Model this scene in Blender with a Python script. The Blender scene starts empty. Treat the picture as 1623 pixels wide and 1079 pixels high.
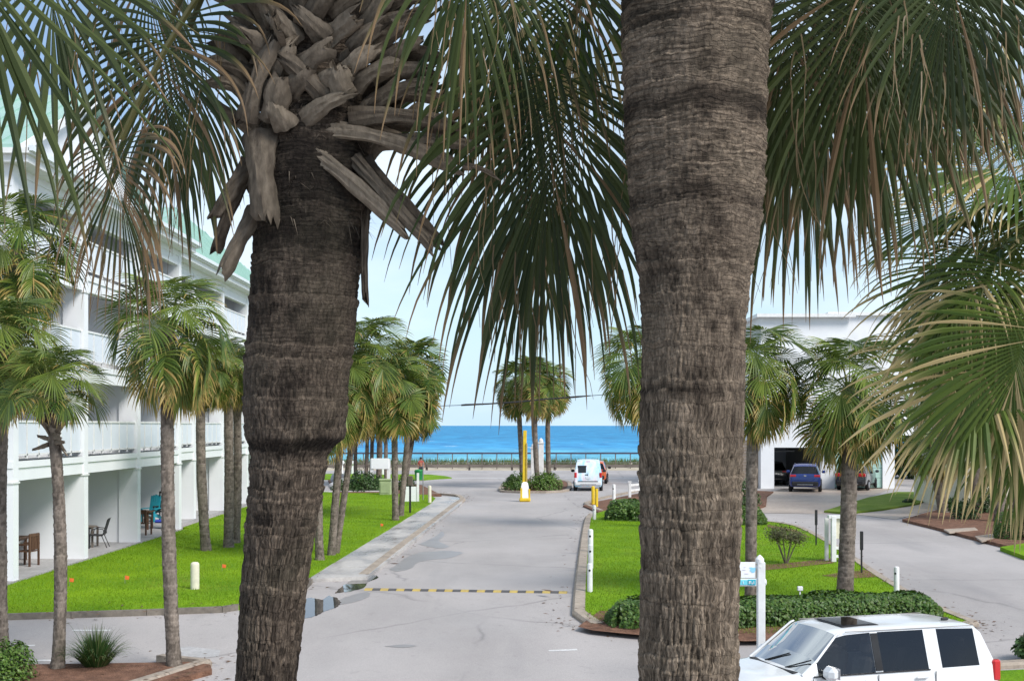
import bpy, bmesh, math, random
import numpy as np
from mathutils import Vector, Matrix

random.seed(11)
rng = np.random.default_rng(11)
R = math.radians
sc = bpy.context.scene
col = sc.collection

# ------------------------------------------------------------------ camera
F, CX, HY, H = 2000.0, 811.5, 674.0, 4.2      # focal length in photo pixels, principal column, horizon row, eye height
cam = bpy.data.cameras.new('camera'); camo = bpy.data.objects.new('camera', cam); col.objects.link(camo)
cam.sensor_width = 36; cam.lens = 36 * F / 1623; cam.shift_y = (HY - 539.5) / 1623
cam.clip_start = 0.05; cam.clip_end = 60000
camo.location = (0, 0, H); camo.rotation_euler = (R(90), 0, 0)
sc.camera = camo

# ------------------------------------------------------------------ sky, sun, exposure
SUN_EL, SUN_AZ = 43.0, 132.0      # azimuth clockwise from +Y (north of the picture)
w = bpy.data.worlds.new('World'); sc.world = w; w.use_nodes = True
nt = w.node_tree; nt.nodes.clear()
N_ = nt.nodes.new; LK = nt.links.new
out = N_('ShaderNodeOutputWorld'); bg = N_('ShaderNodeBackground'); sky = N_('ShaderNodeTexSky')
sky.sky_type = 'NISHITA'; sky.sun_disc = False; sky.sun_elevation = R(SUN_EL); sky.sun_rotation = R(SUN_AZ)
sky.air_density = 1.0; sky.dust_density = 0.25; sky.ozone_density = 2.2
tc = N_('ShaderNodeTexCoord'); mp = N_('ShaderNodeMapping'); mp.inputs['Scale'].default_value = (1.0, 1.0, 3.4)
nz = N_('ShaderNodeTexNoise'); nz.inputs['Scale'].default_value = 2.1; nz.inputs['Detail'].default_value = 6; nz.inputs['Roughness'].default_value = 0.52
cr = N_('ShaderNodeValToRGB'); cr.color_ramp.elements[0].position = 0.42; cr.color_ramp.elements[1].position = 0.64
cr.color_ramp.elements[0].color = (0.08, 0.08, 0.08, 1); cr.color_ramp.elements[1].color = (0.95, 0.95, 0.95, 1)
mx = N_('ShaderNodeMix'); mx.data_type = 'RGBA'; mx.inputs['B'].default_value = (6.4, 7.3, 8.0, 1)
LK(tc.outputs['Generated'], mp.inputs['Vector']); LK(mp.outputs['Vector'], nz.inputs['Vector']); LK(nz.outputs['Fac'], cr.inputs['Fac'])
# pale blue haze all round the horizon
sp_ = N_('ShaderNodeSeparateXYZ'); hr = N_('ShaderNodeMapRange'); hr.inputs['From Min'].default_value = -0.02; hr.inputs['From Max'].default_value = 0.17; hr.inputs['To Min'].default_value = 0.92; hr.inputs['To Max'].default_value = 0.0; hr.interpolation_type = 'SMOOTHSTEP'
hz_ = N_('ShaderNodeMix'); hz_.data_type = 'RGBA'; hz_.inputs['B'].default_value = (3.8, 5.5, 7.2, 1)
LK(tc.outputs['Generated'], sp_.inputs[0]); LK(sp_.outputs['Z'], hr.inputs['Value']); LK(hr.outputs[0], hz_.inputs['Factor']); LK(sky.outputs['Color'], hz_.inputs['A'])
LK(cr.outputs['Color'], mx.inputs['Factor']); LK(hz_.outputs['Result'], mx.inputs['A']); LK(mx.outputs['Result'], bg.inputs['Color'])
bg.inputs['Strength'].default_value = 0.054
LK(bg.outputs['Background'], out.inputs['Surface'])
sl = bpy.data.lights.new('sun', 'SUN'); so = bpy.data.objects.new('sun', sl); col.objects.link(so)
sl.energy = 1.5; sl.angle = R(25); sl.color = (1.0, 0.96, 0.9)
az = R(SUN_AZ); el = R(SUN_EL)
sdir = Vector((math.sin(az) * math.cos(el), math.cos(az) * math.cos(el), math.sin(el)))
so.rotation_euler = (-sdir).to_track_quat('-Z', 'Y').to_euler(); so.location = sdir * 60
sc.view_settings.view_transform = 'Standard'; sc.view_settings.look = 'None'
sc.view_settings.exposure = 1.5; sc.view_settings.gamma = 1.0; sc.view_settings.use_curve_mapping = False
sc.render.engine = 'CYCLES'; sc.cycles.use_denoising = True
sc.cycles.max_bounces = 6; sc.cycles.transparent_max_bounces = 12

# ------------------------------------------------------------------ pixels to places
def g(Y):                       # the ground falls gently towards the building the photo is taken from
    return -0.05 * (31.5 - min(31.5, max(16.0, Y)))
def G(px, py, z=0.0):           # point on the ground (z above it) seen at a photo pixel
    d = (py - HY) / F
    Y = (H - z) / d
    if Y < 31.5:
        Y = (H - z + 1.575) / (d + 0.05)
        if Y < 16: Y = (H - z + 0.775) / d
    return Vector(((px - CX) / F * Y, Y, g(Y) + z))
def P(px, py, Y):               # point at depth Y seen at a photo pixel
    return Vector(((px - CX) / F * Y, Y, H - (py - HY) / F * Y))

# ------------------------------------------------------------------ materials
MATS = {}
def base_mat(name):
    m = bpy.data.materials.new(name); m.use_nodes = True
    t = m.node_tree; b = t.nodes['Principled BSDF']
    MATS[name] = m
    return m, t, b
def ramp2(t, fac, c1, c2, p1=0.3, p2=0.7):
    r = t.nodes.new('ShaderNodeValToRGB'); r.color_ramp.elements[0].position = p1; r.color_ramp.elements[1].position = p2
    r.color_ramp.elements[0].color = (*c1, 1); r.color_ramp.elements[1].color = (*c2, 1)
    t.links.new(fac, r.inputs['Fac']); return r.outputs['Color']
def noise(t, scale, detail=4, rough=0.55, vec=None, dist=0.0):
    n = t.nodes.new('ShaderNodeTexNoise'); n.inputs['Scale'].default_value = scale; n.inputs['Detail'].default_value = detail
    n.inputs['Roughness'].default_value = rough; n.inputs['Distortion'].default_value = dist
    if vec is not None: t.links.new(vec, n.inputs['Vector'])
    return n.outputs['Fac']
def ocoord(t, scale=(1, 1, 1)):
    c = t.nodes.new('ShaderNodeTexCoord'); m = t.nodes.new('ShaderNodeMapping'); m.inputs['Scale'].default_value = scale
    t.links.new(c.outputs['Object'], m.inputs['Vector']); return m.outputs['Vector']
def mixc(t, fac, a, b, blend='MIX'):
    m = t.nodes.new('ShaderNodeMix'); m.data_type = 'RGBA'; m.blend_type = blend
    if isinstance(fac, float): m.inputs['Factor'].default_value = fac
    else: t.links.new(fac, m.inputs['Factor'])
    for s, k in ((a, 'A'), (b, 'B')):
        if isinstance(s, tuple): m.inputs[k].default_value = (*s, 1)
        else: t.links.new(s, m.inputs[k])
    return m.outputs['Result']
def bump(t, b, fac, strength, dist=0.01):
    n = t.nodes.new('ShaderNodeBump'); n.inputs['Strength'].default_value = strength; n.inputs['Distance'].default_value = dist
    t.links.new(fac, n.inputs['Height']); t.links.new(n.outputs['Normal'], b.inputs['Normal'])
def surf(name, c1, c2=None, scale=3.0, rough=0.75, bmp=0.0, bscale=30.0, bdist=0.01, spec=0.3, metal=0.0, stretch=(1, 1, 1), fine=None):
    m, t, b = base_mat(name)
    v = ocoord(t, stretch)
    if c2 is None: c2 = tuple(x * 0.86 for x in c1)
    c = ramp2(t, noise(t, scale, 6, 0.6, v), c2, c1, 0.32, 0.66)
    if fine:
        c = mixc(t, 0.5, c, ramp2(t, noise(t, fine, 3, 0.6, v), (0.6, 0.6, 0.6), (1.35, 1.35, 1.35)), 'MULTIPLY')
    t.links.new(c, b.inputs['Base Color'])
    b.inputs['Roughness'].default_value = rough; b.inputs['Specular IOR Level'].default_value = spec; b.inputs['Metallic'].default_value = metal
    if bmp: bump(t, b, noise(t, bscale, 4, 0.6, v), bmp, bdist)
    return m
def attr_leaf(name, dark, light, dry, rough=0.42, trans=0.28, spec=0.4, sat=1.0):
    m, t, b = base_mat(name)
    a = t.nodes.new('ShaderNodeAttribute'); a.attribute_name = 'tint'
    s = t.nodes.new('ShaderNodeSeparateColor'); t.links.new(a.outputs['Color'], s.inputs['Color'])
    oi = t.nodes.new('ShaderNodeObjectInfo')
    add = t.nodes.new('ShaderNodeMath'); add.operation = 'MULTIPLY_ADD'; add.inputs[1].default_value = 0.45
    t.links.new(oi.outputs['Random'], add.inputs[0])
    hm = t.nodes.new('ShaderNodeMath'); hm.operation = 'MULTIPLY'; hm.inputs[1].default_value = 0.6
    t.links.new(s.outputs['Green'], hm.inputs[0]); t.links.new(hm.outputs[0], add.inputs[2])
    c = ramp2(t, add.outputs[0], dark, light, 0.05, 0.95)
    c = mixc(t, s.outputs['Red'], c, dry)
    t.links.new(c, b.inputs['Base Color']); b.inputs['Roughness'].default_value = rough; b.inputs['Specular IOR Level'].default_value = spec
    tr = t.nodes.new('ShaderNodeBsdfTranslucent'); t.links.new(c, tr.inputs['Color'])
    ms = t.nodes.new('ShaderNodeMixShader'); ms.inputs[0].default_value = trans
    o = t.nodes['Material Output']; t.links.new(b.outputs[0], ms.inputs[1]); t.links.new(tr.outputs[0], ms.inputs[2]); t.links.new(ms.outputs[0], o.inputs['Surface'])
    return m
def attr_bark(name, c_dark, c_light, rough=0.9, fine=90, cell=0.0):
    m, t, b = base_mat(name)
    a = t.nodes.new('ShaderNodeAttribute'); a.attribute_name = 'tint'
    s = t.nodes.new('ShaderNodeSeparateColor'); t.links.new(a.outputs['Color'], s.inputs['Color'])
    c = ramp2(t, s.outputs['Red'], c_dark, c_light, 0.0, 1.0)
    v = ocoord(t, (1, 1, 0.35))
    f = noise(t, fine, 5, 0.65, v)
    c = mixc(t, 0.65, c, ramp2(t, f, (0.55, 0.53, 0.5), (1.45, 1.42, 1.4)), 'MULTIPLY')
    v2 = ocoord(t, (1, 1, 1))
    c = mixc(t, ramp2(t, noise(t, 2.6, 5, 0.6, v2), (0, 0, 0), (0.3, 0.3, 0.3), 0.5, 0.8), c, (0.13, 0.12, 0.085))
    t.links.new(c, b.inputs['Base Color']); b.inputs['Roughness'].default_value = rough; b.inputs['Specular IOR Level'].default_value = 0.15
    hgt = f
    if cell:
        # leaf-scar rings broken by short upright cracks above; long upright plates below (coordinates: round the trunk, height)
        cb_ = t.nodes.new('ShaderNodeCombineXYZ'); t.links.new(s.outputs['Green'], cb_.inputs[0]); t.links.new(s.outputs['Blue'], cb_.inputs[1])
        def warp(vec, scale, amt):
            n2 = t.nodes.new('ShaderNodeTexNoise'); n2.inputs['Scale'].default_value = scale; n2.inputs['Detail'].default_value = 3; t.links.new(vec, n2.inputs['Vector'])
            vm = t.nodes.new('ShaderNodeVectorMath'); vm.operation = 'MULTIPLY_ADD'; vm.inputs[1].default_value = (amt, amt, 0); t.links.new(n2.outputs['Color'], vm.inputs[0]); t.links.new(vec, vm.inputs[2]); return vm.outputs[0]
        def bricks(vec, bw, rh, mort):
            br = t.nodes.new('ShaderNodeTexBrick'); br.inputs['Scale'].default_value = 1.0; br.inputs['Brick Width'].default_value = bw; br.inputs['Row Height'].default_value = rh; br.inputs['Mortar Size'].default_value = mort; br.inputs['Mortar Smooth'].default_value = 0.6
            br.inputs['Color1'].default_value = (0.5, 0.5, 0.5, 1); br.inputs['Color2'].default_value = (1.45, 1.42, 1.38, 1); br.inputs['Mortar'].default_value = (0.42, 0.4, 0.38, 1); br.offset = 0.37; br.squash = 1.0
            t.links.new(vec, br.inputs['Vector']); return br.outputs['Color'], br.outputs['Fac']
        wv = warp(warp(cb_.outputs[0], 9, 0.05), 45, 0.014)
        cu_, fu_ = bricks(wv, cell * 1.25, cell * 0.8, 0.0016); cl_, fl_ = bricks(wv, cell * 0.75, cell * 3.2, 0.0022)
        zm = t.nodes.new('ShaderNodeMapRange'); zm.inputs['From Min'].default_value = 4.9 + 5; zm.inputs['From Max'].default_value = 4.1 + 5; t.links.new(s.outputs['Blue'], zm.inputs['Value'])
        nb = t.nodes.new('ShaderNodeMath'); nb.operation = 'MULTIPLY_ADD'; nb.inputs[1].default_value = 1.6; nb.inputs[2].default_value = -0.8; t.links.new(noise(t, 7, 3, 0.6, cb_.outputs[0]), nb.inputs[0])
        zf = t.nodes.new('ShaderNodeMath'); zf.operation = 'ADD'; zf.use_clamp = True; t.links.new(zm.outputs[0], zf.inputs[0]); t.links.new(nb.outputs[0], zf.inputs[1])
        bc = mixc(t, zf.outputs[0], cu_, cl_); c = mixc(t, 0.3, c, bc, 'MULTIPLY')
        def streak(sx, sy):
            m3 = t.nodes.new('ShaderNodeMapping'); m3.inputs['Scale'].default_value = (sx, sy, 1); t.links.new(wv, m3.inputs['Vector']); return noise(t, 1.0, 5, 0.65, m3.outputs['Vector'])
        fs_ = t.nodes.new('ShaderNodeMix'); t.links.new(zf.outputs[0], fs_.inputs[0]); t.links.new(streak(14, 150), fs_.inputs[2]); t.links.new(streak(120, 20), fs_.inputs[3])
        c = mixc(t, 0.9, c, ramp2(t, fs_.outputs[0], (0.35, 0.34, 0.33), (1.6, 1.56, 1.5), 0.34, 0.66), 'MULTIPLY')
        f2 = t.nodes.new('ShaderNodeMath'); f2.operation = 'MULTIPLY_ADD'; f2.inputs[1].default_value = 1.3; t.links.new(fs_.outputs[0], f2.inputs[0]); t.links.new(f, f2.inputs[2]); f = f2.outputs[0]
        fm = t.nodes.new('ShaderNodeMix'); t.links.new(zf.outputs[0], fm.inputs[0]); t.links.new(fu_, fm.inputs[2]); t.links.new(fl_, fm.inputs[3])
        t.links.new(c, b.inputs['Base Color'])
        ad_ = t.nodes.new('ShaderNodeMath'); ad_.operation = 'MULTIPLY_ADD'; ad_.inputs[1].default_value = -0.7; t.links.new(fm.outputs[0], ad_.inputs[0]); t.links.new(f, ad_.inputs[2]); hgt = ad_.outputs[0]
    bump(t, b, hgt, 0.8, 0.007)
    return m
def glass(name, tint, refl=0.08, rough=0.03):
    m = bpy.data.materials.new(name); m.use_nodes = True; t = m.node_tree; t.nodes.clear(); MATS[name] = m
    o = t.nodes.new('ShaderNodeOutputMaterial'); tr = t.nodes.new('ShaderNodeBsdfTransparent'); gl = t.nodes.new('ShaderNodeBsdfGlossy')
    tr.inputs['Color'].default_value = (*tint, 1); gl.inputs['Roughness'].default_value = rough
    fr = t.nodes.new('ShaderNodeFresnel'); fr.inputs['IOR'].default_value = 1.52
    ad = t.nodes.new('ShaderNodeMath'); ad.operation = 'ADD'; ad.inputs[1].default_value = refl; ad.use_clamp = True
    t.links.new(fr.outputs[0], ad.inputs[0])
    ms = t.nodes.new('ShaderNodeMixShader'); t.links.new(ad.outputs[0], ms.inputs[0]); t.links.new(tr.outputs[0], ms.inputs[1]); t.links.new(gl.outputs[0], ms.inputs[2])
    t.links.new(ms.outputs[0], o.inputs['Surface'])
    return m
def paint(name, c, rough=0.25, coat=0.6):
    m, t, b = base_mat(name)
    v = ocoord(t)
    cc = mixc(t, ramp2(t, noise(t, 6, 5, 0.6, v), (0, 0, 0), (0.16, 0.16, 0.16), 0.45, 0.8), c, tuple(x * 0.75 + 0.02 for x in c))
    t.links.new(cc, b.inputs['Base Color']); b.inputs['Roughness'].default_value = rough; b.inputs['Coat Weight'].default_value = coat; b.inputs['Coat Roughness'].default_value = 0.06
    return m

# asphalt: pale, sun bleached, with broad stains, fine aggregate and hairline cracks
m, t, b = base_mat('asphalt'); v = ocoord(t)
c = ramp2(t, noise(t, 0.22, 5, 0.6, ocoord(t, (1, 0.5, 1))), (0.31, 0.285, 0.275), (0.40, 0.368, 0.355), 0.33, 0.62)
c = mixc(t, 0.5, c, ramp2(t, noise(t, 42, 4, 0.75, v), (0.6, 0.6, 0.6), (1.45, 1.45, 1.45)), 'MULTIPLY')
c = mixc(t, ramp2(t, noise(t, 3.2, 6, 0.7, v), (0, 0, 0), (0.5, 0.5, 0.5), 0.58, 0.72), c, (0.23, 0.21, 0.205))
vo = t.nodes.new('ShaderNodeTexVoronoi'); vo.feature = 'DISTANCE_TO_EDGE'; vo.inputs['Scale'].default_value = 0.16
nv = t.nodes.new('ShaderNodeTexNoise'); nv.inputs['Scale'].default_value = 0.9; nv.inputs['Detail'].default_value = 5
ma = t.nodes.new('ShaderNodeMix'); ma.data_type = 'VECTOR'; ma.inputs['Factor'].default_value = 0.35
t.links.new(v, nv.inputs['Vector']); t.links.new(v, ma.inputs['A']); t.links.new(nv.outputs['Color'], ma.inputs['B']); t.links.new(ma.outputs['Result'], vo.inputs['Vector'])
ck = ramp2(t, vo.outputs['Distance'], (0.45, 0.45, 0.45), (0, 0, 0), 0.0, 0.007)
cmask = ramp2(t, noise(t, 0.35, 2, 0.5, v), (0, 0, 0), (1, 1, 1), 0.38, 0.55)
c = mixc(t, mixc(t, 1.0, ck, cmask, 'MULTIPLY'), c, (0.10, 0.095, 0.095))
c = mixc(t, ramp2(t, noise(t, 0.6, 4, 0.6, ocoord(t, (1.0, 0.12, 1))), (0, 0, 0), (0.35, 0.35, 0.35), 0.55, 0.75), c, (0.2, 0.19, 0.195))
t.links.new(c, b.inputs['Base Color'])
rr = ramp2(t, noise(t, 0.3, 4, 0.6, v), (0.62, 0.62, 0.62), (0.9, 0.9, 0.9)); t.links.new(rr, b.inputs['Roughness'])
bump(t, b, noise(t, 70, 3, 0.7, v), 0.35, 0.006)

surf('sand', (0.5, 0.44, 0.35), (0.4, 0.35, 0.27), 0.6, 0.95, 0.4, 20)
surf('concrete', (0.44, 0.425, 0.42), (0.33, 0.32, 0.315), 0.9, 0.6, 0.2, 40, 0.004, fine=12)
# wet concrete slabs: streaks of standing damp make some parts shine
m, t, b = base_mat('wet_concrete'); v = ocoord(t, (0.9, 0.35, 1))
wet = ramp2(t, noise(t, 1.1, 5, 0.6, v), (0, 0, 0), (1, 1, 1), 0.42, 0.6)
c = mixc(t, wet, (0.46, 0.435, 0.41), (0.27, 0.255, 0.25))
c = mixc(t, 0.4, c, ramp2(t, noise(t, 14, 4, 0.6, ocoord(t)), (0.7, 0.7, 0.7), (1.3, 1.3, 1.3)), 'MULTIPLY')
t.links.new(c, b.inputs['Base Color']); t.links.new(ramp2(t, wet, (0.65, 0.65, 0.65), (0.26, 0.26, 0.26), 0, 1), b.inputs['Roughness'])
bump(t, b, noise(t, 30, 4, 0.6, ocoord(t)), 0.12, 0.004)
surf('kerb', (0.40, 0.335, 0.27), (0.27, 0.225, 0.185), 1.4, 0.85, 0.3, 25, 0.006, fine=9)
surf('kerb_dark', (0.22, 0.19, 0.155), (0.12, 0.105, 0.09), 1.4, 0.85, 0.3, 25, 0.006, fine=9)
surf('driveway', (0.46, 0.38, 0.31), (0.27, 0.215, 0.18), 0.22, 0.5, 0.2, 18, 0.006, fine=6)
surf('mulch', (0.24, 0.125, 0.08), (0.11, 0.055, 0.035), 4, 0.95, 1.0, 26, 0.04, fine=22)
surf('lawn', (0.20, 0.34, 0.008), (0.10, 0.22, 0.006), 0.5, 0.85, 0.7, 22, 0.05, spec=0.15, fine=16)
surf('dry_lawn', (0.20, 0.27, 0.04), (0.12, 0.2, 0.02), 0.8, 0.9, 0.6, 22, 0.05, spec=0.15, fine=16)
m = surf('line_white', (0.72, 0.71, 0.7), (0.5, 0.49, 0.48), 3, 0.7, fine=20)
surf('white_wall', (0.80, 0.81, 0.83), (0.74, 0.755, 0.78), 0.8, 0.8, 0.12, 60, 0.004)
surf('white_paint', (0.80, 0.80, 0.80), (0.68, 0.68, 0.67), 5, 0.5)
surf('panel_white', (0.70, 0.74, 0.80), (0.64, 0.685, 0.75), 1.2, 0.45)
surf('cream', (0.70, 0.66, 0.52), (0.56, 0.53, 0.42), 6, 0.6)
surf('roof_green', (0.36, 0.54, 0.47), (0.30, 0.47, 0.41), 0.8, 0.4, metal=0.15)
surf('gutter', (0.72, 0.77, 0.79), (0.64, 0.69, 0.72), 3, 0.45)
surf('soffit', (0.6, 0.62, 0.64), None, 3, 0.8)
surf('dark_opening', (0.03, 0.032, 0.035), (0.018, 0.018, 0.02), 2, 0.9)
surf('shade_screen', (0.32, 0.3, 0.28), (0.25, 0.235, 0.22), 3, 0.8)
surf('mint', (0.42, 0.62, 0.56), (0.36, 0.55, 0.5), 2, 0.55)
surf('wood_brown', (0.14, 0.075, 0.045), (0.07, 0.038, 0.025), 9, 0.6, stretch=(1, 1, 0.2))
surf('wood_grey', (0.20, 0.17, 0.145), (0.12, 0.1, 0.085), 3, 0.85, 0.3, 20, stretch=(0.3, 1, 1))
surf('black_metal', (0.03, 0.03, 0.032), (0.018, 0.018, 0.02), 9, 0.45)
surf('sling', (0.06, 0.06, 0.065), (0.035, 0.035, 0.04), 20, 0.8)
surf('teal_paint', (0.03, 0.33, 0.42), (0.02, 0.25, 0.33), 9, 0.5)
surf('blue_towel', (0.04, 0.07, 0.42), (0.03, 0.05, 0.3), 9, 0.9)
surf('yellow_paint', (0.78, 0.55, 0.03), (0.62, 0.42, 0.03), 4, 0.5)
surf('hump_yellow', (0.50, 0.37, 0.11), (0.38, 0.28, 0.10), 6, 0.7)
surf('hump_black', (0.11, 0.105, 0.105), (0.07, 0.068, 0.07), 6, 0.7)
surf('orange', (0.75, 0.16, 0.03), (0.6, 0.12, 0.03), 4, 0.6)
surf('box_green', (0.36, 0.42, 0.24), (0.28, 0.33, 0.19), 4, 0.6)
surf('grey_metal', (0.30, 0.30, 0.31), (0.22, 0.22, 0.23), 4, 0.45, metal=0.3)
surf('brown_metal', (0.13, 0.11, 0.085), (0.09, 0.075, 0.06), 4, 0.55)
surf('rail_blue', (0.075, 0.075, 0.12), (0.05, 0.05, 0.08), 2, 0.6)
surf('rock', (0.55, 0.55, 0.57), (0.34, 0.34, 0.36), 3, 0.85, 0.6, 8, 0.03)
surf('brick_tan', (0.42, 0.33, 0.26), (0.33, 0.26, 0.2), 3, 0.85)
surf('skin', (0.42, 0.20, 0.13), (0.36, 0.17, 0.11), 8, 0.6)
surf('shirt_red', (0.42, 0.10, 0.08), (0.33, 0.075, 0.06), 8, 0.85)
surf('shorts_dark', (0.05, 0.055, 0.07), None, 8, 0.85)
surf('hair', (0.02, 0.016, 0.012), None, 8, 0.7)
surf('green_plastic', (0.02, 0.26, 0.07), (0.015, 0.2, 0.05), 6, 0.45)
surf('tyre', (0.022, 0.022, 0.024), None, 10, 0.85)
surf('rim', (0.45, 0.46, 0.48), (0.36, 0.37, 0.39), 10, 0.3, metal=0.8)
surf('black_plastic', (0.028, 0.028, 0.03), None, 10, 0.55)
surf('interior', (0.30, 0.28, 0.26), (0.22, 0.21, 0.2), 6, 0.85)
surf('chrome', (0.7, 0.7, 0.72), None, 10, 0.15, metal=1.0)
paint('car_white', (0.70, 0.71, 0.72)); paint('car_blue', (0.010, 0.030, 0.17)); paint('car_grey', (0.035, 0.036, 0.04)); paint('car_orange', (0.62, 0.12, 0.03)); paint('lamp_red', (0.5, 0.012, 0.015), 0.15)
paint('plate', (0.65, 0.7, 0.75), 0.4, 0.1); paint('lamp_clear', (0.75, 0.75, 0.75), 0.12)
paint('sign_white', (0.82, 0.83, 0.84), 0.4, 0.1); paint('sign_teal', (0.02, 0.38, 0.50), 0.4, 0.1); paint('sign_cyan', (0.16, 0.60, 0.72), 0.4, 0.1); paint('sign_sky', (0.28, 0.62, 0.83), 0.4, 0.1)
paint('sign_mauve', (0.66, 0.6, 0.72), 0.4, 0.1)
glass('glass_dark', (0.20, 0.20, 0.205), 0.02); glass('glass_mid', (0.6, 0.63, 0.63), 0.03); glass('glass_screen', (0.62, 0.72, 0.74), 0.62); glass('glass_house', (0.2, 0.24, 0.26), 0.12)
# van wrap: a soft blue, white and pink printed film
m, t, b = base_mat('van_wrap'); v = ocoord(t, (1, 1, 0.6))
f = noise(t, 1.3, 3, 0.5, v, 1.2)
r = t.nodes.new('ShaderNodeValToRGB'); e = r.color_ramp.elements
e[0].position = 0.3; e[0].color = (0.25, 0.6, 0.85, 1); e[1].position = 0.62; e[1].color = (0.8, 0.8, 0.84, 1)
x_ = e.new(0.45); x_.color = (0.5, 0.74, 0.9, 1); x_ = e.new(0.72); x_.color = (0.75, 0.5, 0.66, 1)
t.links.new(f, r.inputs['Fac']); t.links.new(r.outputs['Color'], b.inputs['Base Color']); b.inputs['Roughness'].default_value = 0.25; b.inputs['Coat Weight'].default_value = 0.5

# foliage and bark
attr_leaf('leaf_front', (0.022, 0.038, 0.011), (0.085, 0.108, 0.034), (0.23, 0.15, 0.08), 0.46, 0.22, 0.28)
attr_leaf('leaf_mid', (0.034, 0.080, 0.014), (0.205, 0.265, 0.045), (0.42, 0.30, 0.09), 0.42, 0.28)
attr_leaf('leaf_bright', (0.026, 0.066, 0.012), (0.135, 0.185, 0.034), (0.50, 0.39, 0.19), 0.5, 0.26, 0.25)
attr_leaf('leaf_hedge', (0.025, 0.075, 0.012), (0.115, 0.21, 0.03), (0.2, 0.2, 0.05), 0.45, 0.2)
attr_leaf('leaf_bush', (0.015, 0.05, 0.012), (0.06, 0.125, 0.03), (0.12, 0.12, 0.04), 0.5, 0.2)
attr_leaf('leaf_myrtle', (0.04, 0.05, 0.02), (0.13, 0.14, 0.05), (0.16, 0.08, 0.05), 0.5, 0.25)
attr_leaf('grass_blade', (0.085, 0.20, 0.004), (0.25, 0.39, 0.012), (0.34, 0.34, 0.08), 0.6, 0.25, 0.2)
attr_leaf('grass_dark', (0.02, 0.06, 0.015), (0.07, 0.15, 0.03), (0.3, 0.27, 0.12), 0.5, 0.2, 0.3)
attr_leaf('grass_dune', (0.05, 0.09, 0.02), (0.17, 0.22, 0.05), (0.3, 0.26, 0.12), 0.6, 0.2, 0.2)
attr_bark('bark_front', (0.045, 0.036, 0.029), (0.275, 0.225, 0.178), cell=0.017)
attr_bark('bark_front_dark', (0.026, 0.021, 0.018), (0.17, 0.138, 0.112), cell=0.016)
attr_bark('bark_mid', (0.075, 0.062, 0.052), (0.26, 0.22, 0.185), fine=40)
attr_bark('boot', (0.05, 0.040, 0.032), (0.27, 0.225, 0.175), fine=55)
# sea: pale green over the near bars, deep blue offshore, small ripples
m, t, b = base_mat('sea'); tcn = t.nodes.new('ShaderNodeTexCoord'); sx = t.nodes.new('ShaderNodeSeparateXYZ'); t.links.new(tcn.outputs['Object'], sx.inputs[0])
mr = t.nodes.new('ShaderNodeMapRange'); mr.inputs['From Min'].default_value = 180; mr.inputs['From Max'].default_value = 900; t.links.new(sx.outputs['Y'], mr.inputs['Value'])
r = t.nodes.new('ShaderNodeValToRGB'); e = r.color_ramp.elements
e[0].position = 0.0; e[0].color = (0.22, 0.55, 0.58, 1); e[1].position = 1.0; e[1].color = (0.02, 0.22, 0.45, 1)
x_ = e.new(0.22); x_.color = (0.12, 0.42, 0.55, 1); x_ = e.new(0.5); x_.color = (0.03, 0.27, 0.55, 1)
t.links.new(mr.outputs[0], r.inputs['Fac'])
nn = noise(t, 1.0, 6, 0.68, ocoord(t, (0.05, 0.012, 1)))
c = mixc(t, 0.75, r.outputs['Color'], ramp2(t, nn, (0.55, 0.66, 0.74), (1.9, 1.5, 1.3), 0.36, 0.64), 'MULTIPLY')
foam = ramp2(t, noise(t, 1.0, 5, 0.72, ocoord(t, (0.09, 0.022, 1))), (0, 0, 0), (0.75, 0.75, 0.75), 0.63, 0.7)
c = mixc(t, foam, c, (0.62, 0.72, 0.76))
t.links.new(c, b.inputs['Base Color']); b.inputs['Roughness'].default_value = 0.55; b.inputs['Specular IOR Level'].default_value = 0.12
bump(t, b, noise(t, 0.3, 5, 0.6, ocoord(t, (1, 0.6, 1))), 0.5, 1.2)
# standing water
m, t, b = base_mat('puddle'); b.inputs['Base Color'].default_value = (0.05, 0.05, 0.052, 1); b.inputs['Roughness'].default_value = 0.02; b.inputs['IOR'].default_value = 1.9
bump(t, b, noise(t, 3, 2, 0.5, ocoord(t)), 0.02, 0.01)
m, t, b = base_mat('damp'); v = ocoord(t); t.links.new(ramp2(t, noise(t, 1.2, 4, 0.6, v), (0.24, 0.225, 0.225), (0.29, 0.275, 0.27)), b.inputs['Base Color']); b.inputs['Roughness'].default_value = 0.42

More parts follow.
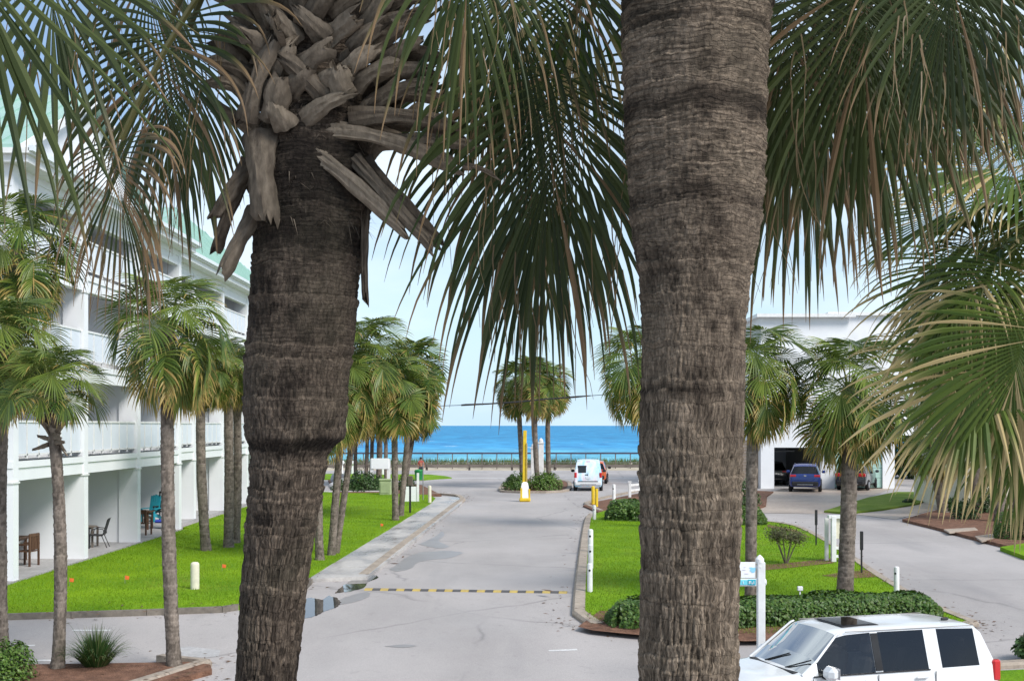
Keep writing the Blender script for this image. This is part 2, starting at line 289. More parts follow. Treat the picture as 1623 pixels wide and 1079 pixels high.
# ------------------------------------------------------------------ mesh helpers
class MB:
    def __init__(s): s.v = []; s.f = []; s.t = []
    def add(s, vs, fs, tint=None):
        o = len(s.v); s.v += [tuple(x) for x in vs]; s.f += [tuple(i + o for i in f) for f in fs]
        if tint is not None: s.t += (tint if isinstance(tint, list) else [tint] * len(vs))
    def box(s, c, d, rot=None, bev=0.0):
        x, y, z = d[0] / 2, d[1] / 2, d[2] / 2
        if bev <= 0:
            vs = [Vector((a, b_, c_)) for a in (-x, x) for b_ in (-y, y) for c_ in (-z, z)]
            fs = [(0, 1, 3, 2), (4, 6, 7, 5), (0, 4, 5, 1), (2, 3, 7, 6), (0, 2, 6, 4), (1, 5, 7, 3)]
        else:
            e = min(bev, x * 0.9, y * 0.9, z * 0.9)
            ring = lambda k, zz: [Vector(p) for p in ((-x + e, -y + k, zz), (x - e, -y + k, zz), (x - k, -y + e, zz), (x - k, y - e, zz), (x - e, y - k, zz), (-x + e, y - k, zz), (-x + k, y - e, zz), (-x + k, -y + e, zz))]
            vs = []
            for k, zz in ((e, -z), (0, -z + e), (0, z - e), (e, z)): vs += ring(k, zz)
            fs = [tuple(range(7, -1, -1)), tuple(range(24, 32))]
            for l in range(3):
                for i in range(8): j = (i + 1) % 8; fs.append((l * 8 + i, l * 8 + j, l * 8 + 8 + j, l * 8 + 8 + i))
        if rot is not None: vs = [rot @ p for p in vs]
        c = Vector(c); s.add([p + c for p in vs], fs); return s
    def tube(s, pts, rad, n=8, cap=True, flat=1.0, tint=None, up=Vector((0.123, 0.31, 0.94))):
        pts = [Vector(p) for p in pts]; rr = rad if isinstance(rad, (list, tuple)) else [rad] * len(pts)
        vs = []; 
        for i, p in enumerate(pts):
            d = (pts[min(i + 1, len(pts) - 1)] - pts[max(i - 1, 0)]).normalized()
            a = d.cross(up); a = a.normalized() if a.length > 1e-4 else Vector((1, 0, 0)); b_ = a.cross(d)
            for k in range(n):
                q = 2 * math.pi * k / n; vs.append(p + a * (math.cos(q) * rr[i]) + b_ * (math.sin(q) * rr[i] * flat))
        fs = [(i * n + k, i * n + (k + 1) % n, (i + 1) * n + (k + 1) % n, (i + 1) * n + k) for i in range(len(pts) - 1) for k in range(n)]
        if cap: fs += [tuple(range(n - 1, -1, -1)), tuple(range((len(pts) - 1) * n, len(pts) * n))]
        s.add(vs, fs, tint); return s
    def lathe(s, c, prof, n=16):
        c = Vector(c); vs = [c + Vector((math.cos(2 * math.pi * k / n) * r_, math.sin(2 * math.pi * k / n) * r_, z)) for r_, z in prof for k in range(n)]
        fs = [(i * n + k, i * n + (k + 1) % n, (i + 1) * n + (k + 1) % n, (i + 1) * n + k) for i in range(len(prof) - 1) for k in range(n)]
        fs += [tuple(range(n - 1, -1, -1)), tuple(range((len(prof) - 1) * n, len(prof) * n))]
        s.add(vs, fs); return s
    def prism(s, poly, d):
        n = len(poly); d = Vector(d); a = [Vector(p) for p in poly]
        s.add(a + [p + d for p in a], [tuple(range(n - 1, -1, -1)), tuple(range(n, 2 * n))] + [(i, (i + 1) % n, n + (i + 1) % n, n + i) for i in range(n)]); return s
    def mesh(s, name, mat, smooth=None):
        me = bpy.data.meshes.new(name); me.from_pydata(s.v, [], s.f); me.materials.append(MATS[mat])
        if s.t and len(s.t) == len(s.v):
            a = me.attributes.new('tint', 'FLOAT_COLOR', 'POINT'); a.data.foreach_set('color', np.array([(q[0], q[1], 0, 1) for q in s.t], dtype=np.float32).ravel())
        if smooth is not None:
            me.shade_smooth()
            if smooth < 179: me.set_sharp_from_angle(angle=R(smooth))
        me.update(); return me
    def build(s, name, mat, parent=None, smooth=None, fix=False):
        me = s.mesh(name, mat, smooth)
        if fix:
            bm = bmesh.new(); bm.from_mesh(me); bmesh.ops.recalc_face_normals(bm, faces=bm.faces); bm.to_mesh(me); bm.free()
        return link(name, me, parent)
def link(name, me, parent=None):
    o = bpy.data.objects.new(name, me); col.objects.link(o)
    if parent is not None:
        o.parent = parent
        if me is not None and not parent.get('local_parts'): o.matrix_parent_inverse = parent.matrix_world_inv if hasattr(parent, 'matrix_world_inv') else Matrix.Translation(-parent.location)
    return o
def tag(o, label=None, cat=None, group=None, kind=None):
    if label: o['label'] = label
    if cat: o['category'] = cat
    if group: o['group'] = group
    if kind: o['kind'] = kind
    return o
def thing(name, loc, label, cat, group=None, rz=0.0, local=False):
    """An Empty at the thing's base. local: parts are modelled in the thing's own axes; otherwise in world axes."""
    o = bpy.data.objects.new(name, None); col.objects.link(o); o.location = loc; o.rotation_euler = (0, 0, rz); o.empty_display_size = 0.2
    if local: o['local_parts'] = 1
    return tag(o, label, cat, group)
def rotm(z=0, x=0, y=0):
    return Matrix.Rotation(z, 3, 'Z') @ Matrix.Rotation(y, 3, 'Y') @ Matrix.Rotation(x, 3, 'X')

# value noise, vectorised
_tab = rng.random(65536)
def vnoise(x, y, z):
    xi, yi, zi = np.floor(x).astype(np.int64), np.floor(y).astype(np.int64), np.floor(z).astype(np.int64)
    fx, fy, fz = x - xi, y - yi, z - zi
    fx, fy, fz = fx * fx * (3 - 2 * fx), fy * fy * (3 - 2 * fy), fz * fz * (3 - 2 * fz)
    def h(a, b_, c): return _tab[(a * 73856093 ^ b_ * 19349663 ^ c * 83492791) & 65535]
    r_ = 0
    for dx in (0, 1):
        for dy in (0, 1):
            for dz in (0, 1):
                r_ = r_ + h(xi + dx, yi + dy, zi + dz) * (fx if dx else 1 - fx) * (fy if dy else 1 - fy) * (fz if dz else 1 - fz)
    return r_

# ================================================================== THE SETTING
def sheet(name, pts, z, mat, parent=None, skirt=0.0, kind='structure', label=None):
    """A ground sheet following the fall of the land: pts are XY, z its height above the ground."""
    bm = bmesh.new()
    vs = [bm.verts.new((p[0], p[1], 0)) for p in pts]
    f = bm.faces.new(vs); f.normal_update()
    if f.normal.z < 0: f.normal_flip()
    if skirt:
        top = f; r_ = bmesh.ops.extrude_face_region(bm, geom=[f])
        for x_ in [q for q in r_['geom'] if isinstance(q, bmesh.types.BMVert)]: x_.co.z += 1.0
        # the first face stays as the bottom; heights are resolved below
    for yc in (16.0, 31.5):
        bmesh.ops.bisect_plane(bm, geom=bm.verts[:] + bm.edges[:] + bm.faces[:], plane_co=(0, yc, 0), plane_no=(0, 1, 0))
    bmesh.ops.triangulate(bm, faces=bm.faces[:])
    for q in bm.verts:
        hi = q.co.z > 0.5 or not skirt
        q.co.z = g(q.co.y) + (z if hi else z - skirt)
    bmesh.ops.recalc_face_normals(bm, faces=bm.faces)
    if not skirt:
        for q in bm.faces:
            if q.normal.z < 0: q.normal_flip()
    me = bpy.data.meshes.new(name); bm.to_mesh(me); bm.free(); me.materials.append(MATS[mat])
    o = link(name, me, parent)
    if parent is None: o['kind'] = kind
    if label: o['label'] = label
    return o
def gp(pix, z=0.0): return [G(a, b_, z) for a, b_ in pix]
def smooth_line(pts, n=6):
    pts = [Vector(p) for p in pts]; o = []
    for i in range(len(pts) - 1):
        p0, p1, p2, p3 = pts[max(i - 1, 0)], pts[i], pts[i + 1], pts[min(i + 2, len(pts) - 1)]
        for k in range(n):
            u = k / n
            o.append(0.5 * ((2 * p1) + (p2 - p0) * u + (2 * p0 - 5 * p1 + 4 * p2 - p3) * u * u + (3 * p1 - p0 - 3 * p2 + p3) * u ** 3))
    return o + [pts[-1]]
def resample(pts, step):
    d = [0]
    for a, b_ in zip(pts, pts[1:]): d.append(d[-1] + (b_ - a).length)
    n = max(2, round(d[-1] / step) + 1); o = []
    for k in range(n):
        s_ = d[-1] * k / (n - 1); i = min(max(np.searchsorted(d, s_) - 1, 0), len(pts) - 2)
        o.append(pts[i].lerp(pts[i + 1], (s_ - d[i]) / max(d[i + 1] - d[i], 1e-6)))
    return o

big = [(-400, -60), (400, -60), (400, 16), (400, 31.5), (400, 119), (-400, 119), (-400, 31.5), (-400, 16)]
sheet('ground', [(-600, -80), (600, -80), (600, 119.5), (-600, 119.5)], -0.06, 'sand')
road = sheet('road', [(-90, -40), (110, -40), (110, 118), (-90, 118)], 0.0, 'asphalt')

# beach, dune and sea
b = MB(); xs = np.linspace(-300, 300, 120); ys = [119.0, 121, 123, 126, 130, 140, 160, 190, 230]
zs = [-0.06, 0.25, 0.5, 0.45, 0.0, -1.2, -3.2, -5.2, -6.5]
vs = [(x, y, z + (0.45 * (vnoise(np.array([x * .3]), np.array([y * .3]), np.array([0.0]))[0] - .5) if 119.5 < y < 140 else 0)) for y, z in zip(ys, zs) for x in xs]
b.add(vs, [(i * 120 + k, i * 120 + k + 1, (i + 1) * 120 + k + 1, (i + 1) * 120 + k) for i in range(8) for k in range(119)])
tag(b.build('beach', 'sand', smooth=179), kind='structure')
b = MB(); ys = [188, 230, 300, 420, 700, 1500, 5000, 40000]
b.add([(x, y, -5.0) for y in ys for x in (-9000, -300, 300, 9000)], [(i * 4 + k, i * 4 + k + 1, i * 4 + k + 5, i * 4 + k + 4) for i in range(7) for k in range(3)])
tag(b.build('sea', 'sea'), kind='structure')

def blades(name, n, sampler, h, wd, mat, parent=None, lean=0.5, label=None, cat=None):
    """Many small grass blades, one mesh."""
    P_ = sampler(n); n = len(P_)
    a = rng.random(n) * 6.283; hh = h * (0.6 + 0.8 * rng.random(n)); ww = wd * (0.7 + 0.6 * rng.random(n)); ln = lean * rng.random(n) * hh; q = rng.random(n) * 6.283
    ca, sa = np.cos(a) * ww / 2, np.sin(a) * ww / 2
    V = np.empty((n, 3, 3)); V[:, 0] = P_ - np.stack([ca, sa, 0 * a], 1); V[:, 1] = P_ + np.stack([ca, sa, 0 * a], 1); V[:, 2] = P_ + np.stack([np.cos(q) * ln, np.sin(q) * ln, hh], 1)
    me = bpy.data.meshes.new(name); me.vertices.add(n * 3); me.vertices.foreach_set('co', V.astype(np.float32).ravel())
    me.loops.add(n * 3); me.loops.foreach_set('vertex_index', np.arange(n * 3, dtype=np.int32)); me.polygons.add(n); me.polygons.foreach_set('loop_start', np.arange(0, n * 3, 3, dtype=np.int32))
    t_ = np.zeros((n, 3, 4), np.float32); t_[:, :, 3] = 1; t_[:, :, 1] = np.clip(0.55 * rng.random(n) + 1.5 * (0.6 * vnoise(P_[:, 0] * 0.45, P_[:, 1] * 0.3, 0 * a) + 0.4 * vnoise(P_[:, 0] * 1.7, P_[:, 1] * 1.2, 0 * a + 3) - 0.5) + 0.22, 0, 1)[:, None]; dry = np.clip(2.2 * (vnoise(P_[:, 0] * 0.8 + 40, P_[:, 1] * 0.6, 0 * a + 7) - 0.68), 0, 0.6); t_[:, :, 0] = dry[:, None] * rng.random(n)[:, None]; t_[:, 2, 0] += 0.25 * rng.random(n)
    me.update(); at = me.attributes.new('tint', 'FLOAT_COLOR', 'POINT'); at.data.foreach_set('color', t_.ravel()); me.materials.append(MATS[mat]); me.validate()
    o = link(name, me, parent); o['kind'] = 'stuff'
    if label: tag(o, label, cat)
    return o
def in_poly(poly, n, z):
    poly = np.array([(p[0], p[1]) for p in poly]); lo, hi = poly.min(0), poly.max(0); res = np.empty((0, 2))
    while len(res) < n:
        # more blades where the lawn comes near the camera
        q = lo + rng.random((n * 2, 2)) * (hi - lo); x, y = q[:, 0], q[:, 1]; ins = np.zeros(len(q), bool); j = len(poly) - 1
        for i in range(len(poly)):
            c = ((poly[i, 1] > y) != (poly[j, 1] > y)) & (x < (poly[j, 0] - poly[i, 0]) * (y - poly[i, 1]) / (poly[j, 1] - poly[i, 1] + 1e-12) + poly[i, 0]); ins ^= c; j = i
        keep = rng.random(len(q)) < np.clip((lo[1] / np.maximum(y, 1)) ** 1.2, 0, 1)
        res = np.vstack([res, q[ins & keep]])
    res = res[:n]; gz = -0.05 * (31.5 - np.clip(res[:, 1], 16, 31.5))
    return np.column_stack([res, gz + z])

def kerb_line(pts, width, height, step, mat, parent_label, side=1, name='kerb'):
    """A kerb of separate stones along a ground line; side: which hand the back of the kerb lies on."""
    root = thing(name, pts[0], None, None); root['kind'] = 'structure'; root['label'] = parent_label
    ps = resample(pts, step); n = len(ps); off = []
    for i in range(n):
        d = (ps[min(i + 1, n - 1)] - ps[max(i - 1, 0)]); d.z = 0; d.normalize(); off.append(Vector((-d.y, d.x, 0)) * side)
    for i in range(n - 1):
        a, c = ps[i], ps[i + 1]; d = (c - a).normalized() * 0.006; a = a + d; c = c - d
        b = MB(); vs = []
        for p, o_ in ((a, off[i]), (c, off[i + 1])):
            p = Vector((p.x, p.y, g(p.y)))
            vs += [p + Vector((0, 0, -0.08)), p + Vector((0, 0, height * 0.55)), p + o_ * width * 0.18 + Vector((0, 0, height)), p + o_ * width + Vector((0, 0, height)), p + o_ * width + Vector((0, 0, -0.08))]
        b.add(vs, [(i_, i_ + 1, i_ + 6, i_ + 5) for i_ in range(4)] + [(0, 1, 2, 3, 4), (9, 8, 7, 6, 5)])
        b.build('kerb_stone', mat, root, fix=True)
    return root

# ---- left lawn (in front of the white building), pavement and kerbs
lk = smooth_line(gp([(-260, 983), (0, 972), (200, 966), (385, 958), (450, 944), (478, 926), (486, 917)], 0.12))
ll = gp([(486, 917), (560, 872), (620, 836), (683, 797), (690, 789), (680, 784)], 0.12)
lb = gp([(600, 781), (540, 781)], 0.12)
fx = -13.1
left_poly = lk + ll[1:] + lb + [Vector((-13.6, 80, 0)), Vector((-13.2, 50.6, 0)), Vector((-12.9, 50.4, 0)), Vector((-12.9, 31, 0)), Vector((-24, 30, 0))]
lawn_l = sheet('lawn', left_poly, 0.12, 'lawn', skirt=0.2)
blades('grass', 110000, lambda n: in_poly(left_poly, n, 0.10), 0.065, 0.022, 'grass_blade', label='short bright green grass of the lawn beside the white building', cat='grass')
kerb_line([p.copy() for p in lk], -0.16, 0.13, 1.6, 'kerb_dark', 'stained dark kerb along the front edge of the left lawn')

# pavement of concrete slabs between that lawn and the main road
pave = thing('pavement', G(600, 870), None, None); pave['kind'] = 'structure'
inner = resample(gp([(486, 917), (560, 872), (620, 836), (683, 797)], 0.1), 1.25); n = len(inner)
outer = resample(gp([(583, 913), (640, 869), (690, 829), (732, 797)], 0.1), 1.25)
outer = resample(outer, sum((a - c).length for a, c in zip(outer, outer[1:])) / (n - 1))[:n]
for i in range(n - 1):
    q = [inner[i].lerp(outer[i], 0.01), outer[i], outer[i + 1], inner[i + 1].lerp(outer[i + 1], 0.01)]
    ctr = sum(q, Vector()) / 4; q = [p + (ctr - p).normalized() * 0.009 for p in q]
    b = MB(); dz = random.uniform(-0.006, 0.006)
    b.prism([Vector((p.x, p.y, g(p.y) - 0.1)) for p in q], (0, 0, 0.2 + dz)); b.build('slab', 'wet_concrete', pave, fix=True)
kl = smooth_line(gp([(587, 915), (640, 871), (690, 831), (728, 800), (738, 793), (728, 786), (700, 784), (684, 783)], 0.0))
kerb_line(kl, 0.32, 0.11, 1.5, 'kerb', 'tan kerb between the wet pavement and the main road', side=1)
sheet('pavement_corner', gp([(683, 797), (731, 797), (734, 792), (726, 787), (700, 786), (691, 788)], 0.1), 0.09, 'wet_concrete', skirt=0.15)

# planting bed behind the left lawn
bed_l = gp([(528, 780), (606, 780), (640, 783), (684, 784), (700, 784), (668, 768), (600, 762), (520, 760)], 0.1)
sheet('planting_bed', bed_l, 0.10, 'mulch', skirt=0.15)
kerb_line(gp([(500, 781.5), (560, 781.5), (606, 781.5)], 0.0), 0.3, 0.16, 1.5, 'concrete', 'pale kerb along the planting bed with the white board')
sheet('verge', gp([(672, 759), (690, 757.5), (716, 756), (706, 753.5), (680, 751), (520, 750), (500, 752), (500, 758), (560, 759)], 0.1), 0.08, 'lawn', skirt=0.13)

# ---- right lawn, a tongue between the main road and the curving drive
rk = smooth_line(gp([(1012, 1004), (960, 999), (925, 994), (909, 984), (907, 968), (914, 900), (921, 850), (926, 825), (932, 817)], 0.0))
dk = smooth_line(gp([(1180, 824), (1216, 829), (1268, 837), (1328, 868), (1398, 915), (1450, 946), (1510, 975), (1548, 990), (1556, 996), (1545, 1003), (1500, 1006)], 0.0))
def offset_line(pts, d):
    o_ = []
    for i in range(len(pts)):
        v = pts[min(i + 1, len(pts) - 1)] - pts[max(i - 1, 0)]; v.z = 0; v.normalize(); o_.append(pts[i] + Vector((-v.y, v.x, 0)) * d)
    return o_
right_poly = offset_line(rk, -0.29) + gp([(960, 812), (1010, 806)]) + offset_line(dk, -0.25) + gp([(1300, 1012), (1180, 1012)])
sheet('lawn', right_poly, 0.10, 'lawn', skirt=0.18)
blades('grass', 90000, lambda n: in_poly(right_poly, n, 0.08), 0.06, 0.02, 'grass_blade', label='short bright green grass between main road and curving drive', cat='grass')
kerb_line(rk[10:], 0.30, 0.12, 1.5, 'kerb', 'broad tan kerb between the right lawn and the main road', side=-1)
kerb_line(dk, 0.26, 0.12, 1.5, 'kerb', 'tan kerb where the right lawn meets the curving drive', side=-1)
sheet('mulch_bed', gp([(916, 993), (940, 999), (1010, 1006), (1180, 1016), (1300, 1014), (1480, 1006), (1535, 1001), (1500, 978), (1440, 960), (1300, 950), (1180, 950), (1020, 965), (950, 968)], 0.1), 0.108, 'mulch')
sheet('mulch_strip', gp([(1172, 897), (1240, 893), (1325, 884), (1322, 892), (1240, 901), (1172, 907)], 0.1), 0.110, 'mulch')
sheet('mulch_ring', gp([(1302, 912), (1340, 906), (1372, 903), (1400, 909), (1392, 914), (1340, 917)], 0.1), 0.110, 'mulch')
sheet('mulch_strip', gp([(1216, 831), (1262, 840), (1285, 852), (1250, 841), (1216, 835)], 0.1), 0.110, 'mulch')
sheet('mulch_point', gp([(924, 800), (944, 794), (1016, 780), (1060, 779), (1060, 806), (1000, 806), (948, 810)], 0.1), 0.08, 'mulch', skirt=0.13)
kerb_line(smooth_line(gp([(948, 811), (930, 803), (924, 799), (934, 795), (950, 790), (1010, 778)])), 0.25, 0.10, 1.5, 'kerb', 'tan kerb round the mulch point with the yellow posts', side=-1)

# ---- island with the three palms
isl = smooth_line(gp([(800, 773), (798, 777), (806, 780.5), (860, 781), (893, 778.5), (899, 770), (893, 764), (860, 761), (815, 763), (800, 773)]))
sheet('island', isl, 0.10, 'mulch', skirt=0.16)
kerb_line(isl, -0.32, 0.13, 1.4, 'kerb', 'tan kerb round the planted island')

# ---- right hand side: drive apron, verges and beds by the garage
sheet('driveway', gp([(1180, 815), (1206, 813), (1290, 814), (1335, 813), (1352, 797), (1395, 781), (1412, 774), (1240, 774), (1216, 782), (1206, 795), (1180, 800)]), 0.012, 'driveway')
gr = gp([(1306, 809), (1345, 812), (1400, 806), (1455, 797), (1472, 790), (1470, 779), (1420, 779), (1375, 788), (1335, 800)], 0.1)
sheet('verge', gr, 0.10, 'dry_lawn', skirt=0.15)
sheet('path', gp([(1345, 814), (1420, 823), (1440, 818), (1505, 801), (1540, 790), (1475, 788), (1458, 799), (1400, 808)]), 0.016, 'driveway')
sheet('mulch_bank', gp([(1430, 823), (1480, 835), (1540, 851), (1600, 866), (1700, 880), (1800, 840), (1700, 792), (1560, 786), (1508, 802), (1470, 812)], 0.1), 0.12, 'mulch', skirt=0.2)
sheet('stepping_slab', gp([(1496, 839), (1545, 836), (1550, 840), (1505, 844)], 0.12), 0.14, 'driveway', skirt=0.05)
sheet('stepping_slab', gp([(1545, 850), (1575, 846), (1580, 852), (1556, 858)], 0.12), 0.14, 'driveway', skirt=0.05)
sheet('verge', gp([(1585, 868), (1623, 882), (1720, 900), (1720, 862), (1623, 862)], 0.1), 0.135, 'lawn', skirt=0.2)
sheet('mulch_bank', gp([(1190, 808), (1214, 800), (1216, 785), (1226, 778), (1180, 776), (1120, 800)], 0.1), 0.09, 'mulch', skirt=0.13)
sheet('verge', gp([(1560, 1063), (1623, 1060), (1760, 1054), (1760, 1120), (1570, 1125)], 0.1), 0.10, 'lawn', skirt=0.2)
kerb_line(gp([(1555, 1062), (1623, 1058), (1760, 1052)], 0.0), 0.25, 0.12, 1.5, 'kerb', 'tan kerb behind the white car')

# ---- mulch island at the lower left
il = gp([(-200, 1046), (40, 1052), (180, 1050), (300, 1048), (333, 1052), (336, 1060), (300, 1070), (215, 1092), (120, 1130), (-200, 1180)], 0.1)
sheet('mulch_island', il, 0.10, 'mulch', skirt=0.2)
kerb_line(smooth_line(gp([(260, 1046), (318, 1048), (336, 1054), (330, 1062), (290, 1072), (215, 1093), (120, 1132)])), 0.24, 0.14, 1.3, 'kerb', 'broken tan kerb round the lower left mulch island', side=-1)

# ---- markings and puddles
def strip(name, p, q, wd, mat='line_white', z=0.005):
    a, c = G(*p), G(*q); d = (c - a).normalized(); s_ = Vector((-d.y, d.x, 0)) * wd / 2
    sheet(name, [a + s_, c + s_, c - s_, a - s_], z, mat)
strip('road_marking', (115, 998.5), (175, 998.5), 0.13); strip('road_marking', (8, 1024), (55, 1022.5), 0.13); strip('road_marking', (30, 1047), (82, 1046), 0.13); strip('road_marking', (870, 1031), (915, 1029), 0.12)
strip('road_marking', (560, 757.4), (800, 757.4), 0.5); strip('road_marking', (895, 757.4), (1200, 757.2), 0.5); strip('road_marking', (560, 746.5), (1240, 746.5), 0.4)
strip('road_marking', (958, 764.5), (1080, 764.2), 0.5)
sheet('patch', gp([(268, 1028), (300, 1024), (350, 1030), (346, 1040), (292, 1042)]), 0.004, 'concrete')
def puddle(pix, mat='puddle', z=0.007):
    ps = smooth_line(gp(pix + pix[:1]), 8); ctr = sum(ps, Vector()) / len(ps)
    ps = [p + (p - ctr) * random.uniform(-0.05, 0.05) for p in ps[:-1]]
    sheet('puddle', ps, z, mat)
puddle([(476, 982), (478, 958), (488, 947), (510, 950), (522, 944), (540, 952), (534, 962), (516, 968), (500, 976)])
puddle([(530, 940), (548, 925), (566, 916), (590, 911), (600, 915), (584, 922), (578, 930), (560, 936)])
puddle([(545, 947), (580, 938), (584, 945), (560, 954), (520, 960)], 'damp', 0.005)
puddle([(618, 902), (640, 886), (664, 876), (700, 873), (734, 875), (712, 884), (690, 886), (664, 890), (652, 900), (632, 905)], 'damp', 0.005)
puddle([(664, 862), (690, 850), (700, 842), (704, 848), (696, 857), (712, 866), (690, 868)], 'damp', 0.006)
puddle([(610, 1024), (640, 1021), (660, 1023), (640, 1026)], 'damp', 0.006)

# ---- speed hump of alternating blocks
hump = thing('speed_hump', G(740, 936), 'low black and yellow striped speed hump across the main road', 'speed hump')
a, c = G(579, 934), G(899, 939); n = 25; d = (c - a) / n; u = d.normalized(); s_ = Vector((-u.y, u.x, 0))
for i in range(n):
    p = a + d * i + u * 0.004; q = a + d * (i + 1) - u * 0.004; b = MB()
    prof = [(-0.16, 0.0), (-0.1, 0.03), (0, 0.042), (0.1, 0.03), (0.16, 0.0)]
    b.prism([p + s_ * x + Vector((0, 0, z + g(p.y) - p.z + 0.001)) for x, z in prof], q - p)
    b.build('block', 'hump_yellow' if i % 2 == 0 else 'hump_black', hump, fix=True)

# ================================================================== BUILDINGS
def block(name, label, X, piers, eave, ridge_y, ridge_z, y0, y1, depth=14.0, open_at=(), roof_end=None, hip=False):
    root = thing(name, (X, y0, 0), label, 'building')
    lev = [0.12, 3.25, 6.05, 8.85]; top = eave
    # back wall and floor plates
    b = MB(); b.box((X - 4.2 - (depth - 4.2) / 2, (y0 + y1) / 2, top / 2), (depth - 4.2, y1 - y0 - 0.02, top)); b.build('core_wall', 'white_wall', root)
    for k, z in enumerate(lev):
        b = MB()
        if k == 0: b.box((X - 2.1 + 0.02, (y0 + y1) / 2, z / 2), (4.25, y1 - y0, z)); b.build('patio_floor', 'concrete', root); continue
        b.box((X - 2.1, (y0 + y1) / 2, z - 0.09), (4.2, y1 - y0, 0.18)); b.build('balcony_floor', 'white_wall', root)
    b = MB(); b.box((X - 2.1, (y0 + y1) / 2, top - 0.1), (4.2, y1 - y0, 0.2)); b.build('ceiling', 'white_wall', root)
    for i, y in enumerate(piers):
        zw = 3.0 if i in open_at else 0.0
        b = MB(); b.box((X - 2.4, y + 0.11, zw + (top - zw) / 2), (3.6, 0.2, top - zw - 0.01)); b.build('party_wall', 'white_wall', root)
        zp = zw if hip else 0.0
        b = MB(); b.box((X - 0.325, y + 0.11, zp + (top - zp) / 2), (0.66, 0.36, top - zp)); p_ = b.build('pier', 'white_wall', root)
        for z in lev[1:]:
            b = MB(); b.box((X - 0.325, y + 0.11, z - 0.56), (0.72, 0.42, 0.05)); b.build('capital', 'white_paint', p_)
    for i in range(len(piers) - 1):
        ya, yb = piers[i] + 0.29, piers[i + 1] - 0.07; L = yb - ya
        for k, z in enumerate(lev[1:]):
            b = MB(); b.box((X - 0.15, (ya + yb) / 2, z - 0.26), (0.22, L, 0.52)); b.build('beam', 'white_wall', root)
            rl = MB(); rl.box((X - 0.12, (ya + yb) / 2, z + 1.06), (0.09, L, 0.06)); rl.box((X - 0.12, (ya + yb) / 2, z + 0.16), (0.06, L, 0.05)); r_ = rl.build('railing', 'white_paint', root)
            n = 6; w_ = L / n
            for q in range(n):
                pm = MB(); pm.box((X - 0.12, ya + w_ * (q + 0.5), z + 0.61), (0.03, w_ - 0.09, 0.84)); pm.build('railing_panel', 'panel_white', r_)
                if q: pp = MB(); pp.box((X - 0.12, ya + w_ * q, z + 0.55), (0.06, 0.06, 1.0)); pp.build('railing_post', 'white_paint', r_)
        for k, z in enumerate(lev):
            # glazed doors at the back of each bay
            d = MB(); d.box((X - 4.17, (ya + yb) / 2 + 0.3, z + 1.06), (0.08, 2.3, 2.1)); dd = d.build('patio_door', 'white_paint', root)
            gl = MB(); gl.box((X - 4.12, (ya + yb) / 2 - 0.25, z + 1.06), (0.03, 1.0, 1.9)); gl.box((X - 4.12, (ya + yb) / 2 + 0.85, z + 1.06), (0.03, 1.0, 1.9)); gl.build('pane', 'glass_house', dd)
    # top beam, cornice and gutter
    b = MB(); b.box((X - 0.15, (y0 + y1) / 2, top - 0.28), (0.24, y1 - y0 - 0.02, 0.55)); b.build('beam', 'white_wall', root)
    b = MB(); b.box((X - 0.1, (y0 + y1) / 2, top + 0.1), (1.2, y1 - y0 + 0.6, 0.2)); b.box((X + 0.1, (y0 + y1) / 2, top + 0.27), (1.0, y1 - y0 + 0.9, 0.14)); b.build('cornice', 'white_paint', root)
    b = MB(); b.box((X + 0.64, (y0 + y1) / 2, top + 0.33), (0.12, y1 - y0 + 0.9, 0.14)); b.build('gutter', 'gutter', root)
    # gabled metal roof with its ridge square to the front
    ye0, ye1 = y0 - 0.4, (roof_end or y1 + 0.4); zb = top + 0.34; x0 = X - depth - 6; x1 = X + 0.35
    xr_ = X - 2.5 if hip else x1       # where the ridge ends: over the front wall, or at the top of a hip
    if not hip: g_ = MB(); g_.prism([(X, ye0 + 0.5, zb), (X, ye1 - 0.5, zb), (X, ridge_y, ridge_z - 0.12)], (-0.25, 0, 0)); g_.build('gable', 'white_wall', root, fix=True)
    for s_, ye in ((0, ye0), (1, ye1)):
        b = MB(); a = [(x0, ye, zb), (x1, ye, zb), (xr_, ridge_y, ridge_z), (x0, ridge_y, ridge_z)]; b.prism(a, (0, 0, 0.1)); r_ = b.build('roof_slope', 'roof_green', root, fix=True)
        for k in range(34):
            x = x1 - 0.06 - k * 0.55; tt = min(1.0, (x1 - x) / (x1 - xr_)) if hip else 1.0; yt = ye + (ridge_y - ye) * tt; zt_ = zb + (ridge_z - zb) * tt
            q = MB(); q.prism([(x, ye, zb + 0.1), (x + 0.05, ye, zb + 0.1), (x + 0.05, yt, zt_ + 0.1), (x, yt, zt_ + 0.1)], (0, 0, 0.05)); q.build('seam', 'roof_green', r_, fix=True)
        if not hip: q = MB(); q.prism([(x1, ye, zb - 0.16), (x1 + 0.06, ye, zb - 0.16), (x1 + 0.06, ridge_y, ridge_z - 0.16), (x1, ridge_y, ridge_z - 0.16)], (0, 0, 0.26)); q.build('rake_board', 'white_paint', root, fix=True)
    if hip:
        b = MB(); b.prism([(x1, ye0, zb), (x1, ye1, zb), (xr_, ridge_y, ridge_z)], (0, 0, 0.1)); r_ = b.build('roof_slope', 'roof_green', root, fix=True); y = ye0 + 0.5
        while y < ye1 - 0.3:
            tt = (y - ye0) / (ridge_y - ye0) if y < ridge_y else (ye1 - y) / (ye1 - ridge_y); xt = x1 + (xr_ - x1) * tt; zt_ = zb + (ridge_z - zb) * tt
            q = MB(); q.prism([(x1, y, zb + 0.1), (x1, y + 0.05, zb + 0.1), (xt, y + 0.05, zt_ + 0.1), (xt, y, zt_ + 0.1)], (0, 0, 0.05)); q.build('seam', 'roof_green', r_, fix=True); y += 0.55
    return root
